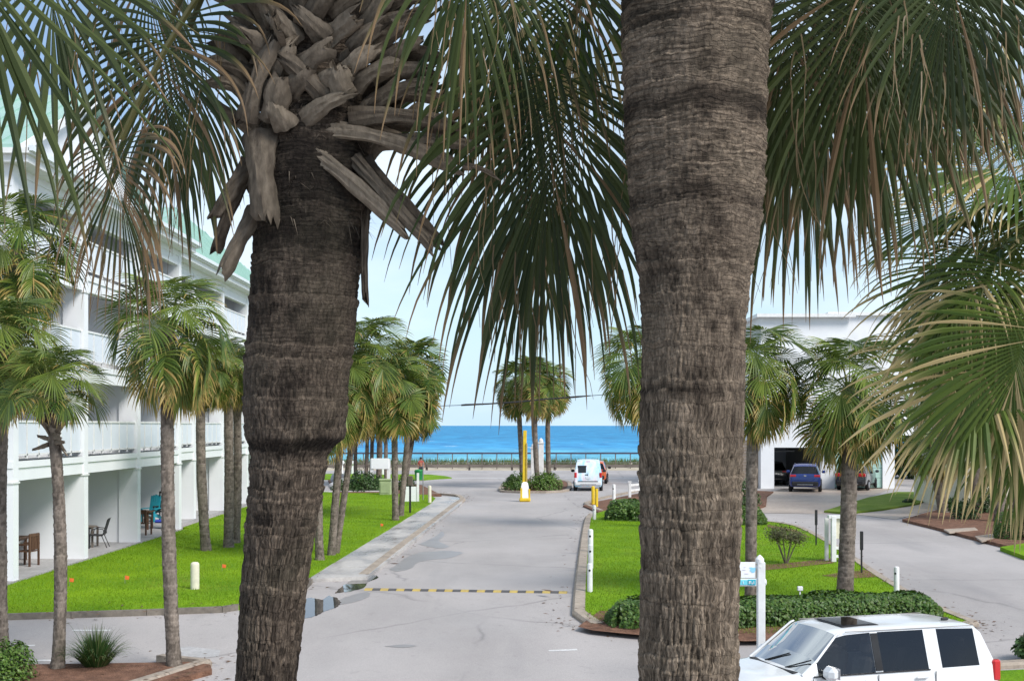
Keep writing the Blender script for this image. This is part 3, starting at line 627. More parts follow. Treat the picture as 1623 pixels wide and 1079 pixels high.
block('apartment_building', 'white balcony apartment block with pale green roof, the one with furnished patios', -13.1, [33.2, 38.7, 44.2, 49.7], 11.05, 39.0, 14.3, 33.1, 50.0, open_at=(3,), roof_end=45.4)
block('apartment_building', 'white balcony apartment block set back behind the furnished one', -13.9, [50.3, 55.2, 60.7, 66.2, 71.7, 77.2], 11.05, 61.5, 14.7, 50.25, 77.5, open_at=(0,), hip=True)
# low wing steps: the gutter at the join
# ---- right hand house with two garages
hy = 84.0
def hx(px, Y=hy): return (px - CX) / F * Y
def hz(py, Y=hy): return H - (py - HY) / F * Y
root = thing('garage_house', (hx(1300), hy, 0), 'tall white house with an open garage and a mint green garage door', 'house')
xl, xr, ht = hx(1206), hx(1560), hz(503)
gx0, gx1, gz = hx(1227), hx(1301), hz(709)
mx0, mx1 = hx(1323), hx(1399)
def wallbox(name, x0, x1, z0, z1, y0=hy, th=0.3, mat='white_wall', parent=root):
    b = MB(); b.box(((x0 + x1) / 2, y0 + th / 2, (z0 + z1) / 2), (x1 - x0, th, z1 - z0)); return b.build(name, mat, parent)
wallbox('wall', xl, gx0, 0, gz); wallbox('wall', gx1, mx0, 0, gz); wallbox('wall', mx1, hx(1418), 0, gz); wallbox('wall', xl, hx(1418), gz, hz(640))
wallbox('wall', xl, hx(1345), hz(640), ht); wallbox('wall', hx(1330), xr, hz(690), ht + 0.25, hy + 1.6)
wallbox('side_wall', xl, xl + 0.3, 0, ht, hy + 0.31, 14); wallbox('side_wall', hx(1418) - 0.3, hx(1418), 0, hz(690), hy + 0.31, 12)
wallbox('back_wall', xl + 0.31, hx(1418) - 0.31, 0, hz(645), hy + 12.0, 0.3)
b = MB(); b.box(((xl + hx(1345)) / 2, hy + 6, ht + 0.1), (hx(1345) - xl + 0.7, 13.0, 0.22)); b.build('roof', 'white_paint', root)
b = MB(); b.box(((hx(1330) + xr) / 2, hy + 8, ht + 0.36), (xr - hx(1330) + 0.8, 13.4, 0.22)); b.build('roof', 'white_paint', root)
b = MB(); b.box(((gx0 + gx1) / 2, hy + 6.2, 0.03), (gx1 - gx0 + 0.6, 11.5, 0.05)); b.build('garage_floor', 'concrete', root)
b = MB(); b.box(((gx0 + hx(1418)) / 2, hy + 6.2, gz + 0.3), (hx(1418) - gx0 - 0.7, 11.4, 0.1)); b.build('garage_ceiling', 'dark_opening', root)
b = MB(); b.box((gx1 + 0.3, hy + 6.2, gz / 2), (0.1, 11.4, gz)); b.build('garage_partition', 'shade_screen', root)
b = MB(); b.box((gx0 + 1.2, hy + 4.0, gz - 0.3), (1.6, 2.0, 0.08)); b.build('raised_door', 'grey_metal', root)
dz = (gz - 0.1) / 4
for k in range(4):
    b = MB(); b.box(((mx0 + mx1) / 2, hy + 0.16, 0.05 + dz * (k + 0.5)), (mx1 - mx0, 0.08, dz - 0.02), bev=0.01); b.build('garage_door_panel', 'mint', root)
lp = MB(); lx, lz = hx(1313), hz(720); lp.box((lx, hy - 0.12, lz), (0.26, 0.2, 0.5), bev=0.03); lp.box((lx, hy - 0.12, lz + 0.32), (0.18, 0.14, 0.12)); lo = lp.build('wall_lantern', 'black_metal', root)
lp = MB(); lp.box((lx, hy - 0.235, lz - 0.02), (0.16, 0.02, 0.34)); lp.build('lantern_pane', 'glass_house', lo)
# brown boarded gate and wall left of the garage
b = thing('board_fence', (hx(1190), hy + 1.0, 0), 'tan boarded fence beside the open garage', 'fence')
for k in range(16):
    q = MB(); q.box((hx(1170) + 0.75, hy + 1.0, 0.11 + k * 0.2), (1.5, 0.06, 0.19)); q.build('board', 'brick_tan', b)
q = MB(); q.box((hx(1170) + 1.56, hy + 0.98, 1.6), (0.1, 0.1, 3.2)); q.build('post', 'wood_brown', b)

# ---- neighbouring cream house glimpsed through the right hand palms
Yh = 62.0; root = thing('cream_house', ((1640 - CX) / F * Yh, Yh, 0), 'cream rendered house half hidden behind the bright palm', 'house')
b = MB(); cx_ = (1700 - CX) / F * Yh; b.box((cx_, Yh + 4, 5.2), (10.5, 8, 10.4)); b.build('wall', 'cream', root)
b = MB(); b.box((cx_, Yh + 4, 10.5), (11.5, 9, 0.3)); b.build('roof', 'white_paint', root)
for k in range(3):
    for j in range(3):
        q = MB(); q.box((cx_ - 3.2 + k * 3.0, Yh - 0.02, 2.0 + j * 3.1), (1.5, 0.06, 1.7)); f_ = q.build('window', 'white_paint', root); q = MB(); q.box((cx_ - 3.2 + k * 3.0, Yh - 0.06, 2.0 + j * 3.1), (1.3, 0.03, 1.5)); q.build('pane', 'glass_house', f_)

# ---- beach fence and timber barrier along the far side of the beach road
Yf = 120.0; x0, x1 = -24.0, 44.0
fe = thing('beach_fence', (0, Yf, 0.1), 'long dark rail fence on thin posts above the beach', 'fence')
zt = H - (717 - HY) / F * Yf
b = MB(); b.box(((x0 + x1) / 2, Yf, zt - 0.06), (x1 - x0, 0.14, 0.16)); b.build('top_rail', 'rail_blue', fe)
b = MB(); b.box(((x0 + x1) / 2, Yf, zt - 0.95), (x1 - x0, 0.05, 0.05)); b.build('low_rail', 'grey_metal', fe)
k = x0
while k < x1:
    b = MB(); b.box((k, Yf, (zt - 0.14 + 0.0) / 2), (0.09, 0.09, zt - 0.14)); b.build('post', 'wood_grey', fe); k += 1.41
ba = thing('timber_barrier', (0, 118.2, 0), 'low weathered timber barrier at the edge of the beach road', 'barrier')
k = -40.0; i = 0
while k < 46:
    b = MB(); b.box((k + 1.99, 118.2 + random.uniform(-.02, .02), 0.42), (3.96, 0.14, 0.30)); b.build('beam', 'wood_grey', ba)
    b = MB(); b.box((k, 118.38, 0.3), (0.2, 0.2, 0.6)); b.build('post', 'wood_grey', ba); k += 4.0
blades('dune_grass', 14000, lambda n: np.column_stack([rng.uniform(-45, 45, n), 121 + 3.6 * rng.random(n), np.full(n, 0.28)]), 0.62, 0.09, 'grass_dune', lean=0.8, label='green dune grass growing behind the beach fence', cat='grass')

# ================================================================== PALMS
ZUP = Vector((0, 0, 1))
def frond_geo(mb, origin, A, Nn, L, nseg=46, spread=115, droop=0.9, costa=0.38, recurve=0.5, brown=0.25, dead=0.04, steps=9, fold=0.55, kink=0.1, threads=0, rs=None, split=0.5, tipdroop=1.5, wmul=1.0):
    """A costapalmate fan leaf: origin at the blade's base, A its axis, Nn its upper side; drooping under gravity in world axes."""
    rs = rs or random
    A = A.normalized(); Nn = (Nn - A * Nn.dot(A)).normalized(); S = Nn.cross(A)
    # midrib curve
    nc = 8; cp = [Vector(origin)]; ca = [A.copy()]; cn = [Nn.copy()]; d = A.copy(); n = Nn.copy(); Lc = costa * L
    for i in range(nc):
        d = (d - n * recurve / nc - ZUP * 0.35 * droop / nc).normalized(); n = (n - d * n.dot(d)).normalized(); cp.append(cp[-1] + d * Lc / nc); ca.append(d.copy()); cn.append(n.copy())
    def costa_at(t):
        x = min(max(t, 0), 0.9999) * nc; i = int(x); f = x - i
        return cp[i].lerp(cp[i + 1], f), ca[i].lerp(ca[i + 1], f).normalized(), cn[i].lerp(cn[i + 1], f).normalized()
    sp = R(spread); dphi = 2 * sp / nseg
    for k in range(nseg):
        u = -1 + 2 * (k + 0.5) / nseg; phi = u * sp + rs.uniform(-0.25, 0.25) * dphi
        t = (1 - abs(u)) ** 0.9; O, a, n = costa_at(t); s = n.cross(a)
        d = a * math.cos(phi) + s * math.sin(phi)
        # the blade is cupped: outer segments lift a little
        d = (d + n * 0.12 * abs(u)).normalized()
        Ls = (L * (1 - 0.30 * u * u) - t * Lc * 0.72) * rs.uniform(0.86, 1.08)
        sf = split * rs.uniform(0.75, 1.2); dr = droop * rs.uniform(0.6, 1.45); kk = rs.uniform(0.5, 0.85) if rs.random() < kink else 9
        isdead = rs.random() < dead; bt = brown * rs.uniform(0.3, 1.5); gv = rs.random()
        pos = O.copy(); ds = Ls / steps; lat_side = rs.uniform(-0.35, 0.35) * (3.0 if rs.random() < 0.15 else 1.0)
        wmax = Ls * sf * math.tan(dphi / 2) * 1.22 * wmul
        vs = []; ts = []
        tw = rs.uniform(-0.5, 0.5)
        for i in range(steps + 1):
            x = i / steps
            w_ = (x / sf) * wmax if x < sf else wmax * max(0.0, 1 - (x - sf) / (1 - sf)) ** 0.75
            w_ = max(w_, 0.0022 * min(L, 1.0)) if i < steps else 0.0006
            lt = n.cross(d); lt = lt.normalized() if lt.length > 1e-5 else s
            nn = d.cross(lt)
            if x > sf:
                q = tw * (x - sf) * 1.6; lt = (lt * math.cos(q) + nn * math.sin(q)).normalized(); nn = d.cross(lt)
            h = fold * w_
            vs += [pos - lt * w_ - nn * h * 0.6, pos + nn * h * 0.6, pos + lt * w_ - nn * h * 0.6]
            br = 1.0 if isdead else min(1.0, max(0.0, (x - (1 - bt)) / max(bt, 1e-3) * 2.0))
            ts += [(br, gv)] * 3
            pos = pos + d * ds
            grav = dr * (0.12 + tipdroop * x * x) / steps
            if x > kk: grav += 2.6 / steps
            d = (d - ZUP * grav + s * lat_side * x * 0.35 / steps).normalized()
        mb.add(vs, [q for i in range(steps) for q in ((i * 3, i * 3 + 1, i * 3 + 4, i * 3 + 3), (i * 3 + 1, i * 3 + 2, i * 3 + 5, i * 3 + 4))], ts)
        if threads and rs.random() < threads:
            # curling fibre that hangs from the cleft between two segments
            p = vs[3 * int(steps * sf) + 2].copy(); ln = rs.uniform(0.12, 0.42) * L; dd = (d * 0.6 - ZUP * 0.8 + Vector((rs.uniform(-1, 1), rs.uniform(-1, 1), 0)) * 0.35).normalized(); m_ = 6; tv = []
            side = Vector((1, 0, 0)) if rs.random() < 0.6 else s
            for i in range(m_ + 1):
                ww = 0.0026 * (1 - 0.7 * i / m_); tv += [p - side * ww, p + side * ww]; p = p + dd * ln / m_; dd = (dd - ZUP * 0.25 + Vector((rs.uniform(-1, 1), rs.uniform(-1, 1), rs.uniform(-.3, .3))) * 0.22).normalized()
            mb.add(tv, [(2 * i, 2 * i + 1, 2 * i + 3, 2 * i + 2) for i in range(m_)], [(0.75, rs.random())] * len(tv))

def petiole_geo(mb, a, c, sag, r0, r1, tint=(0.1, 0.7), n=7):
    pts = []
    for i in range(n):
        u = i / (n - 1); p = a.lerp(c, u); p.z += sag * 4 * u * (1 - u); pts.append(p)
    mb.tube(pts, [r0 + (r1 - r0) * i / (n - 1) for i in range(n)], 6, True, 0.55, tint)
    return (pts[-1] - pts[-2]).normalized()

# ---- shared fronds for the palms that stand further off: only turned about the vertical, so they hang as modelled
def frond_variants(mat, seed, brown, nseg, steps, wmul=1.0):
    rs = random.Random(seed); out_ = []
    for e in (78, 60, 42, 24, 4, -18, -42):
        row = []
        for v in range(2):
            mb = MB(); el_ = R(e + rs.uniform(-5, 5)); d = Vector((math.cos(el_), 0, math.sin(el_))); pl = rs.uniform(0.5, 0.68)
            end = d * pl; end.z -= 0.10 * math.cos(el_)
            dd = petiole_geo(mb, Vector((0, 0, 0)), end, 0.04, 0.020, 0.010)
            nrm = Vector((-math.sin(el_), 0, math.cos(el_)))
            roll = R(rs.uniform(-28, 28)); lat = nrm.cross(dd); nrm = nrm * math.cos(roll) + lat * math.sin(roll)
            bb = brown * (0.5 if e > 30 else 1.0 if e > -10 else 2.0)
            frond_geo(mb, end, dd, nrm, rs.uniform(0.82, 0.98), nseg, 118, 1.5 if e > 30 else 2.2 if e > -10 else 2.4, 0.4, 1.0, bb, 0.02 if e > -10 else 0.12, steps, 0.55, 0.08, 0, rs, 0.5, 1.8, wmul)
            row.append(mb.mesh('frond', mat))
        out_.append(row)
    return out_
FR_MID = frond_variants('leaf_mid', 3, 0.22, 38, 7)
FR_FAR = frond_variants('leaf_mid', 5, 0.2, 26, 5, 1.25)
FR_BRIGHT = frond_variants('leaf_bright', 8, 0.5, 46, 9)

def bark_rows(path, radii, zs, nth, seed, ring=(0.02, 0.045), depth=1.0, crack_w=0.012, cell=0.028, dark_bands=(), tone=0.5, plate=None):
    """Trunk surface: path(z)->(x,y), radii(z); overlapping leaf-scar rings, each broken by upright cracks."""
    r_ = np.random.default_rng(seed); zs = np.asarray(zs); th = np.linspace(0, 2 * np.pi, nth, endpoint=False)
    T, Z = np.meshgrid(th, zs); Rr = np.array([radii(z) for z in zs])[:, None]; C = np.array([path(z) for z in zs])
    cx, sx_ = np.cos(T), np.sin(T)
    # plate: share of upright plating (0 rings, 1 plates) at each height
    pl = np.zeros_like(Z) if plate is None else np.clip((plate[0] - Z) / (plate[0] - plate[1]) + 0.5 * (vnoise(cx * 2 + 1, sx_ * 2 + 1, Z * 4) - 0.5), 0, 1)
    wob = (1 + 1.2 * pl) * 0.035 * (vnoise(cx * 1.6 + 5, sx_ * 1.6 + 5, Z * 2.2) - 0.5) + 0.014 * (vnoise(cx * 6 + 9, sx_ * 6 + 9, Z * 9) - 0.5) + 0.012 * (vnoise(cx * 16 + 9, sx_ * 16 + 9, Z * 5) - 0.5)
    zz = Z + wob
    edges = [zs[0] - 0.2]
    while edges[-1] < zs[-1] + 0.2: edges.append(edges[-1] + r_.uniform(*ring) * (1.0 if r_.random() > 0.15 else 1.9) * (1.0 if plate is None or edges[-1] > plate[0] else 1.0 + 0.7 * min(1, (plate[0] - edges[-1]) / (plate[0] - plate[1]))))
    edges = np.array(edges); k = np.clip(np.searchsorted(edges, zz) - 1, 0, len(edges) - 2); f = (zz - edges[k]) / (edges[k + 1] - edges[k])
    kr = r_.random(len(edges)); ko = r_.random(len(edges))
    prof = np.clip(f * 1.15, 0, 1) ** 0.8 * np.where(f > 0.9, np.clip((1 - f) / 0.1, 0, 1), 1.0)         # swells upward then drops under the next ring
    m_ = np.maximum(8, np.round(2 * np.pi * Rr / (cell * np.where(pl > 0.5, 0.85, 0.6 + 1.1 * kr[k]))))
    uu = T / (2 * np.pi) * m_ + ko[k] * 7 * (1 - 0.93 * (pl > 0.5)) + 0.6 * (vnoise(cx * 14, sx_ * 14, Z * 26) - 0.5)
    ci = np.floor(uu); fu = np.abs((uu - ci) - 0.5) * 2
    hsh = _tab[((np.mod(ci, m_).astype(np.int64)) * 92837111 ^ k * 689287499) & 65535]
    hs2 = _tab[((np.mod(ci, m_).astype(np.int64)) * 1299709 ^ k * 15485863) & 65535]
    cw = np.clip(crack_w * m_ / (2 * np.pi * Rr) * (0.4 + hs2), 0.05, 0.6)
    crack = np.clip((fu - (1 - cw)) / cw, 0, 1) ** 0.7 * (hs2 > 0.25)
    big_ = vnoise(cx * 2.2 + 3, sx_ * 2.2 + 3, Z * 1.3); fine = vnoise(cx * 30, sx_ * 30, Z * 60)
    cz = 1.0 if plate is None else (0.3 + 0.7 * pl)
    disp = depth * (0.0075 * prof * (0.25 + 1.2 * kr[k] ** 1.5) * (1 - 0.35 * pl) + 0.004 * (hsh - 0.5) * cz - (0.0075 + 0.0015 * pl) * crack * cz + 0.005 * (fine - 0.5) + 0.012 * (big_ - 0.5))
    rad = Rr + disp
    V = np.stack([C[:, 0][:, None] + cx * rad, C[:, 1][:, None] + sx_ * rad, Z], -1)
    stain = vnoise(cx * 1.2 + 20, sx_ * 1.2 + 20, Z * 7) * 0.6 + vnoise(cx * 4 + 20, sx_ * 4 + 20, Z * 18) * 0.4
    col_ = tone + 0.55 * (hsh - 0.5) * cz + 0.3 * (kr[k] - 0.5) - 1.15 * np.clip(stain - 0.5, 0, 1) + 0.25 * (fine - 0.5)
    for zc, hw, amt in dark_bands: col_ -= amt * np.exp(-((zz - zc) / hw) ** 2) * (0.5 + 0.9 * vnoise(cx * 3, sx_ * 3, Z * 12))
    T2 = T * float(np.mean(Rr)); return V, np.stack([np.clip(col_, 0, 1), T2 + 5, Z + 5], -1)
def grid_mesh(name, V, tint, mat, closed=True):
    nz_, nth = V.shape[:2]; me = bpy.data.meshes.new(name)
    idx = np.arange(nz_ * nth).reshape(nz_, nth); nx_ = np.roll(idx, -1, 1)
    q = np.stack([idx[:-1], nx_[:-1], nx_[1:], idx[1:]], -1).reshape(-1, 4)
    me.vertices.add(nz_ * nth); me.vertices.foreach_set('co', V.reshape(-1, 3).astype(np.float32).ravel())
    me.loops.add(len(q) * 4); me.loops.foreach_set('vertex_index', q.astype(np.int32).ravel()); me.polygons.add(len(q)); me.polygons.foreach_set('loop_start', np.arange(0, len(q) * 4, 4, dtype=np.int32))
    me.update(); a = me.attributes.new('tint', 'FLOAT_COLOR', 'POINT'); t_ = np.zeros((nz_ * nth, 4), np.float32); t_[:, :3] = tint.reshape(-1, 3); t_[:, 3] = 1; a.data.foreach_set('color', t_.ravel())
    me.materials.append(MATS[mat]); me.shade_smooth(); me.validate(); return me

def strap(mb, pts, w0, w1, thick, out_n, tint, curl=0.35, rs=random):
    """A dead leaf base: a gutter-shaped strap, broad where it leaves the trunk, twisted and torn at its end."""
    pts = resample(smooth_line(pts, 4), 0.02); n = len(pts); vs = []; ts = []; J = 9; tw = rs.uniform(-0.5, 0.5); ph = rs.uniform(0, 99); tear = [rs.uniform(-1, 0.4) for _ in range(J)]
    for i, p in enumerate(pts):
        d = (pts[min(i + 1, n - 1)] - pts[max(i - 1, 0)]).normalized(); lt = d.cross(out_n).normalized(); nn = lt.cross(d)
        u = i / (n - 1); q = tw * (u - 0.2); lt, nn = lt * math.cos(q) + nn * math.sin(q), nn * math.cos(q) - lt * math.sin(q)
        w_ = (w0 + (w1 - w0) * u ** 0.8) * (1 + 0.25 * max(0, 0.25 - u) / 0.25) * (1 + 0.10 * math.sin(u * 9 + ph) + 0.05 * math.sin(u * 23 + ph))
        if u > 0.9: w_ *= 1 - 1.6 * (u - 0.9)
        cu = curl * (0.6 + 0.8 * u); e = d * (0.05 if n > 4 else 0.01) * max(0.0, (u - 0.8) / 0.2)
        top_ = [p + lt * (v * w_ / 2) - nn * (cu * w_ * v * v * 0.5) + e * tear[j] + nn * 0.004 * math.sin(j * 2.1 + u * 7 + ph) for j, v in enumerate(np.linspace(-1, 1, J))]
        tk = thick * (1.25 - 0.6 * u)
        vs += [x + nn * tk * 0.5 for x in top_] + [x - nn * tk * 0.5 for x in reversed(top_)]
        for j in list(range(J)) + list(range(J - 1, -1, -1)):
            k_ = tint + 0.28 * (_tab[(j * 977 + int(ph * 100)) & 65535] - 0.5) + 0.22 * (_tab[(j * 31 + i * 7919 + int(ph * 100)) & 65535] - 0.5) - 0.3 * max(0, 0.2 - u) / 0.2
            ts.append((max(0, min(1, k_)), 0))
    M = 2 * J
    fs = [(i * M + j, i * M + (j + 1) % M, (i + 1) * M + (j + 1) % M, (i + 1) * M + j) for i in range(n - 1) for j in range(M)]
    fs += [tuple(range(M - 1, -1, -1)), tuple(range((n - 1) * M, n * M))]
    mb.add(vs, fs, ts)

def palm(base, top, r0, label, group=None, fronds=26, size=1.0, kit=None, boots=0, seed=0, lean_az=None, low=7, mat='bark_mid', rtop=None):
    """A cabbage palm: trunk from base to top (world points), crown of fronds on top."""
    kit = kit or FR_MID; rs = random.Random(seed)
    root = thing('palm_tree', base, label, 'palm tree', group)
    h = top.z - base.z; bow = Vector((rs.uniform(-.12, .12), rs.uniform(-.1, .1), 0)) * min(1, h / 6)
    def path(z):
        u = max(0, (z - base.z) / h); p = base.lerp(top, u) + bow * 4 * u * (1 - u); return (p.x, p.y)
    rt = rtop or r0 * 0.92
    def rad(z):
        u = max(0, (z - base.z) / h); return (r0 + (rt - r0) * u) * (1 + 0.28 * math.exp(-u * h / 0.25)) * (1 + 0.12 * math.exp(-((1 - u) * h / 0.35) ** 2)) * (1 - 0.5 * (u > 1.02))
    far = top.y > 55
    zs = np.arange(base.z - 0.1, top.z + 0.3, 0.06 if far else 0.022)
    V, c = bark_rows(path, rad, zs, 14 if far else 36, seed + 50, (0.06, 0.13) if far else (0.045, 0.09), 1.4, 0.012, 0.05, (), 0.55)
    link('trunk', grid_mesh('trunk', V, c, mat), root)
    if boots:
        for i in range(boots):
            a_ = i * 2.39996 + rs.random(); u = i / boots; z = top.z - 0.85 + 0.75 * u; x, y = path(min(z, top.z)); rr = rad(min(z, top.z)) * 0.95
            o_ = Vector((math.cos(a_), math.sin(a_), 0)); tl = Vector((-o_.y, o_.x, 0)) * rs.choice((-1, 1)) * 0.5; p0 = Vector((x, y, z)) + o_ * rr
            L_ = rs.uniform(0.2, 0.36); up = rs.uniform(0.5, 1.1) if u > 0.25 else rs.uniform(-1.2, 0.3)
            pts = [p0 + (o_ * 0.5 + tl + ZUP * up).normalized() * L_ * q + o_ * 0.06 * q * q for q in (0, .33, .66, 1)]
            b = MB(); strap(b, pts, 0.10, 0.055, 0.02, o_, rs.uniform(0.25, 0.7)); b.build('leaf_base', 'boot', root, smooth=60)
    fronds = int(fronds * 1.25)
    for i in range(fronds):
        u = (i + 0.5) / fronds; row = min(low - 1, int(u ** 0.85 * low)); me = kit[row][rs.randrange(2)]
        o = link('frond', me, root); a_ = i * 2.39996 + rs.uniform(-.3, .3)
        o.matrix_parent_inverse = Matrix.Identity(4)
        s_ = size * rs.uniform(0.88, 1.12)
        o.location = top - base + Vector((math.cos(a_) * r0 * 0.5, math.sin(a_) * r0 * 0.5, 0.3 - 0.42 * u * size)); o.rotation_euler = (0, 0, a_); o.scale = (s_, s_, s_)
    return root
def palm_px(bx_, by_, tx, ty, wpx, label, crown=1.0, **kw):
    base = G(bx_, by_, 0.1); base.z -= 0.05
    if 'Y' in kw: base = P(bx_, by_, kw.pop('Y')); base.z = g(base.y)
    top = P(tx, ty, base.y); top.y += random.uniform(-.1, .1)
    return palm(base, top, wpx / 2 / F * base.y, label, size=crown, **kw)

# left row, from the camera's side street back along the white building
palm_px(4, 1030, 8, 560, 18, 'palm with a full yellow green crown beside the low clipped bush', 1.0, seed=1, fronds=30, group=None)
palm_px(91, 1057, 80, 632, 19, 'short crowned palm with a ragged collar of leaf stubs, beside the grass clump', 0.86, seed=2, boots=34, fronds=17, low=4)
palm_px(276, 1053, 268, 535, 21, 'tall clean palm on the mulch island tip past the grass clump', 1.0, seed=3, fronds=28)
palm_px(327, 873, 318, 600, 15, 'slim palm on the lawn opposite the patio with the teal chair', 0.9, seed=4, fronds=24)
palm_px(362, 868, 360, 590, 15, 'darker of the palms paired on the lawn by the set back block', 0.95, seed=5, fronds=24)
palm_px(373, 861, 374, 600, 13, 'thinner of the palms paired on the lawn by the set back block', 0.9, seed=6, fronds=24)
palm_px(-20, 935, 30, 400, 20, 'high crowned pale palm rising in front of the first balconies', 1.3, seed=7, fronds=26)
# clump between that lawn and the pavement
palm_px(507, 888, 506, 650, 13, 'pale trunked palm at the pavement edge close to the puddles', 1.1, seed=8, fronds=24)
palm_px(525, 880, 548, 612, 12, 'dark trunked palm leaning out beside the pale pavement palm', 1.22, seed=9, fronds=28)
palm_px(532, 877, 575, 570, 10, 'thin leaning palm with the highest crown of the pavement clump', 1.25, seed=10, fronds=28)
palm_px(627, 825, 625, 620, 10, 'palm by the pavement beside the brown box on a post, pale trunk', 1.3, seed=11, fronds=26, kit=FR_FAR)
palm_px(635, 818, 655, 590, 9, 'palm by the pavement beside the brown box on a post, dark trunk', 1.45, seed=12, fronds=28, kit=FR_FAR)
palm_px(642, 765, 662, 655, 8, 'dark leaning palm with yellowed lower leaves behind the low white panel', 1.35, seed=13, fronds=24, kit=FR_FAR)
for i, (bx_, by_, tx, ty, wp) in enumerate(((537, 764, 541, 660, 6), (564, 766, 566, 650, 6), (579, 769, 580, 640, 6), (587, 768, 587, 630, 6), (600, 767, 601, 625, 9), (612, 770, 612, 640, 6))):
    palm_px(bx_, by_, tx, ty, wp, 'slender palm standing in the planting bed round the white board', 1.5, seed=20 + i, fronds=18, kit=FR_FAR, group='palms in the planting bed')
# island
for i, (bx_, by_, tx, ty) in enumerate(((829, 771, 820, 612), (853, 773, 849, 606), (871, 768, 870, 612))):
    palm_px(bx_, by_, tx, ty, 8, ('slender island palm standing directly behind the raised barrier arm', 'slender island palm standing between the other two', 'slender island palm on the side towards the wrapped van')[i], 1.45, seed=30 + i, fronds=24, kit=FR_FAR, group='palms on the island')
# right
palm_px(1045, 835, 1012, 580, 14, 'palm leaning towards the road behind the thick bare trunk', 1.65, seed=40, fronds=28)
palm_px(1190, 952, 1196, 600, 18, 'straight palm behind the hedge by the white street sign post', 1.15, seed=41, fronds=26)
palm_px(1338, 950, 1347, 625, 25, 'stout leaning palm with leaf stubs standing on the right lawn', 1.25, seed=42, fronds=28, boots=30)
palm_px(1497, 812, 1478, 700, 17, 'crooked short palm on the mulch bank opposite the drive', 1.3, seed=43, fronds=22, boots=12, kit=FR_FAR)
palm_px(1585, 826, 1590, 640, 18, 'palm on the mulch bank above the clipped hedge', 1.5, seed=44, fronds=22, kit=FR_FAR)
palm_px(1545, 812, 1552, 610, 14, 'palm on the mulch bank with a high crown, behind the crooked one', 1.7, seed=45, fronds=24, kit=FR_FAR)
palm_px(1610, 815, 1640, 560, 15, 'palm on the mulch bank nearest the cream house', 1.7, seed=46, fronds=24, kit=FR_FAR)

# ================================================================== THE TWO NEAR PALMS
def profile(rows, Y):
    rows = sorted([(H - (py - HY) / F * Y, (l + r_) / 2, (r_ - l) / 2) for py, l, r_ in rows]); z = [q[0] for q in rows]
    cx_ = [(q[1] - CX) / F * Y for q in rows]; rr = [q[2] / F * Y for q in rows]
    return (lambda zz: (float(np.interp(zz, z, cx_)), Y)), (lambda zz: float(np.interp(zz, z, rr)))
def near_trunk(root, rows, Y, base_xy, rbase, ztop, seed, mat, bands, tone):
    pa, ra = profile(rows, Y); z0 = H - (1079 - HY) / F * Y; x0, _ = pa(z0); r0 = ra(z0); gz = g(Y)
    def path(z):
        if z >= z0: return pa(z)
        u = (z0 - z) / (z0 - gz); return (x0 + (base_xy[0] - x0) * u, Y + (base_xy[1] - Y) * u)
    def rad(z): return ra(z) if z >= z0 else r0 + (rbase - r0) * ((z0 - z) / (z0 - gz)) ** 1.5
    zs = np.concatenate([np.arange(gz - 0.05, z0 - 0.15, 0.03), np.arange(z0 - 0.15, ztop, 0.0042)])
    V, c = bark_rows(path, rad, zs, 270, seed, (0.010, 0.032), 1.0, 0.006, 0.022, bands, tone, (z0 + 0.62 * (6.0 - z0), z0 + 0.05))
    # lower down the scars weather into upright plates
    link('trunk', grid_mesh('trunk', V, c, mat), root)
    return path, rad
YL, YR = 4.4, 3.9
lz = lambda py, Y: H - (py - HY) / F * Y
lp = thing('palm_tree', ((400 - CX) / F * YL, YL, g(YL)), 'near palm with a collar of criss-crossed dead leaf bases above its dark trunk', 'palm tree')
pathL, radL = near_trunk(lp, [(1079, 374, 469), (950, 382, 484), (850, 391, 497), (770, 397, 512), (722, 400, 518), (706, 396, 530), (694, 391, 546), (650, 388, 548), (600, 387, 551), (520, 394, 561), (440, 399, 566), (400, 402, 574), (330, 402, 584), (260, 410, 586), (150, 420, 580), (0, 430, 570), (-200, 440, 560)], YL, ((330 - CX) / F * YL, YL + 0.15), 0.16, lz(-180, YL), 71, 'bark_front_dark',
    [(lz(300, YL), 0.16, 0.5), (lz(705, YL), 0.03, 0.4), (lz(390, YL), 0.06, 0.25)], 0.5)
rp = thing('palm_tree', ((1095 - CX) / F * YR, YR, g(YR)), 'near palm with a thick bare ringed trunk', 'palm tree')
pathR, radR = near_trunk(rp, [(1079, 1014, 1168), (900, 1018, 1172), (700, 1014, 1177), (600, 1018, 1178), (520, 1019, 1178), (440, 1014, 1186), (380, 1003, 1200), (300, 997, 1208), (200, 991, 1210), (100, 987, 1214), (30, 988, 1216), (10, 985, 1226), (-60, 990, 1220), (-220, 1000, 1200)], YR, ((1085 - CX) / F * YR, YR), 0.19, lz(-200, YR), 72, 'bark_front',
    [(lz(185, YR), 0.035, 0.55), (lz(15, YR), 0.03, 0.4), (lz(60, YR), 0.02, 0.3), (lz(330, YR), 0.05, 0.3), (lz(620, YR), 0.02, 0.4)], 0.56)

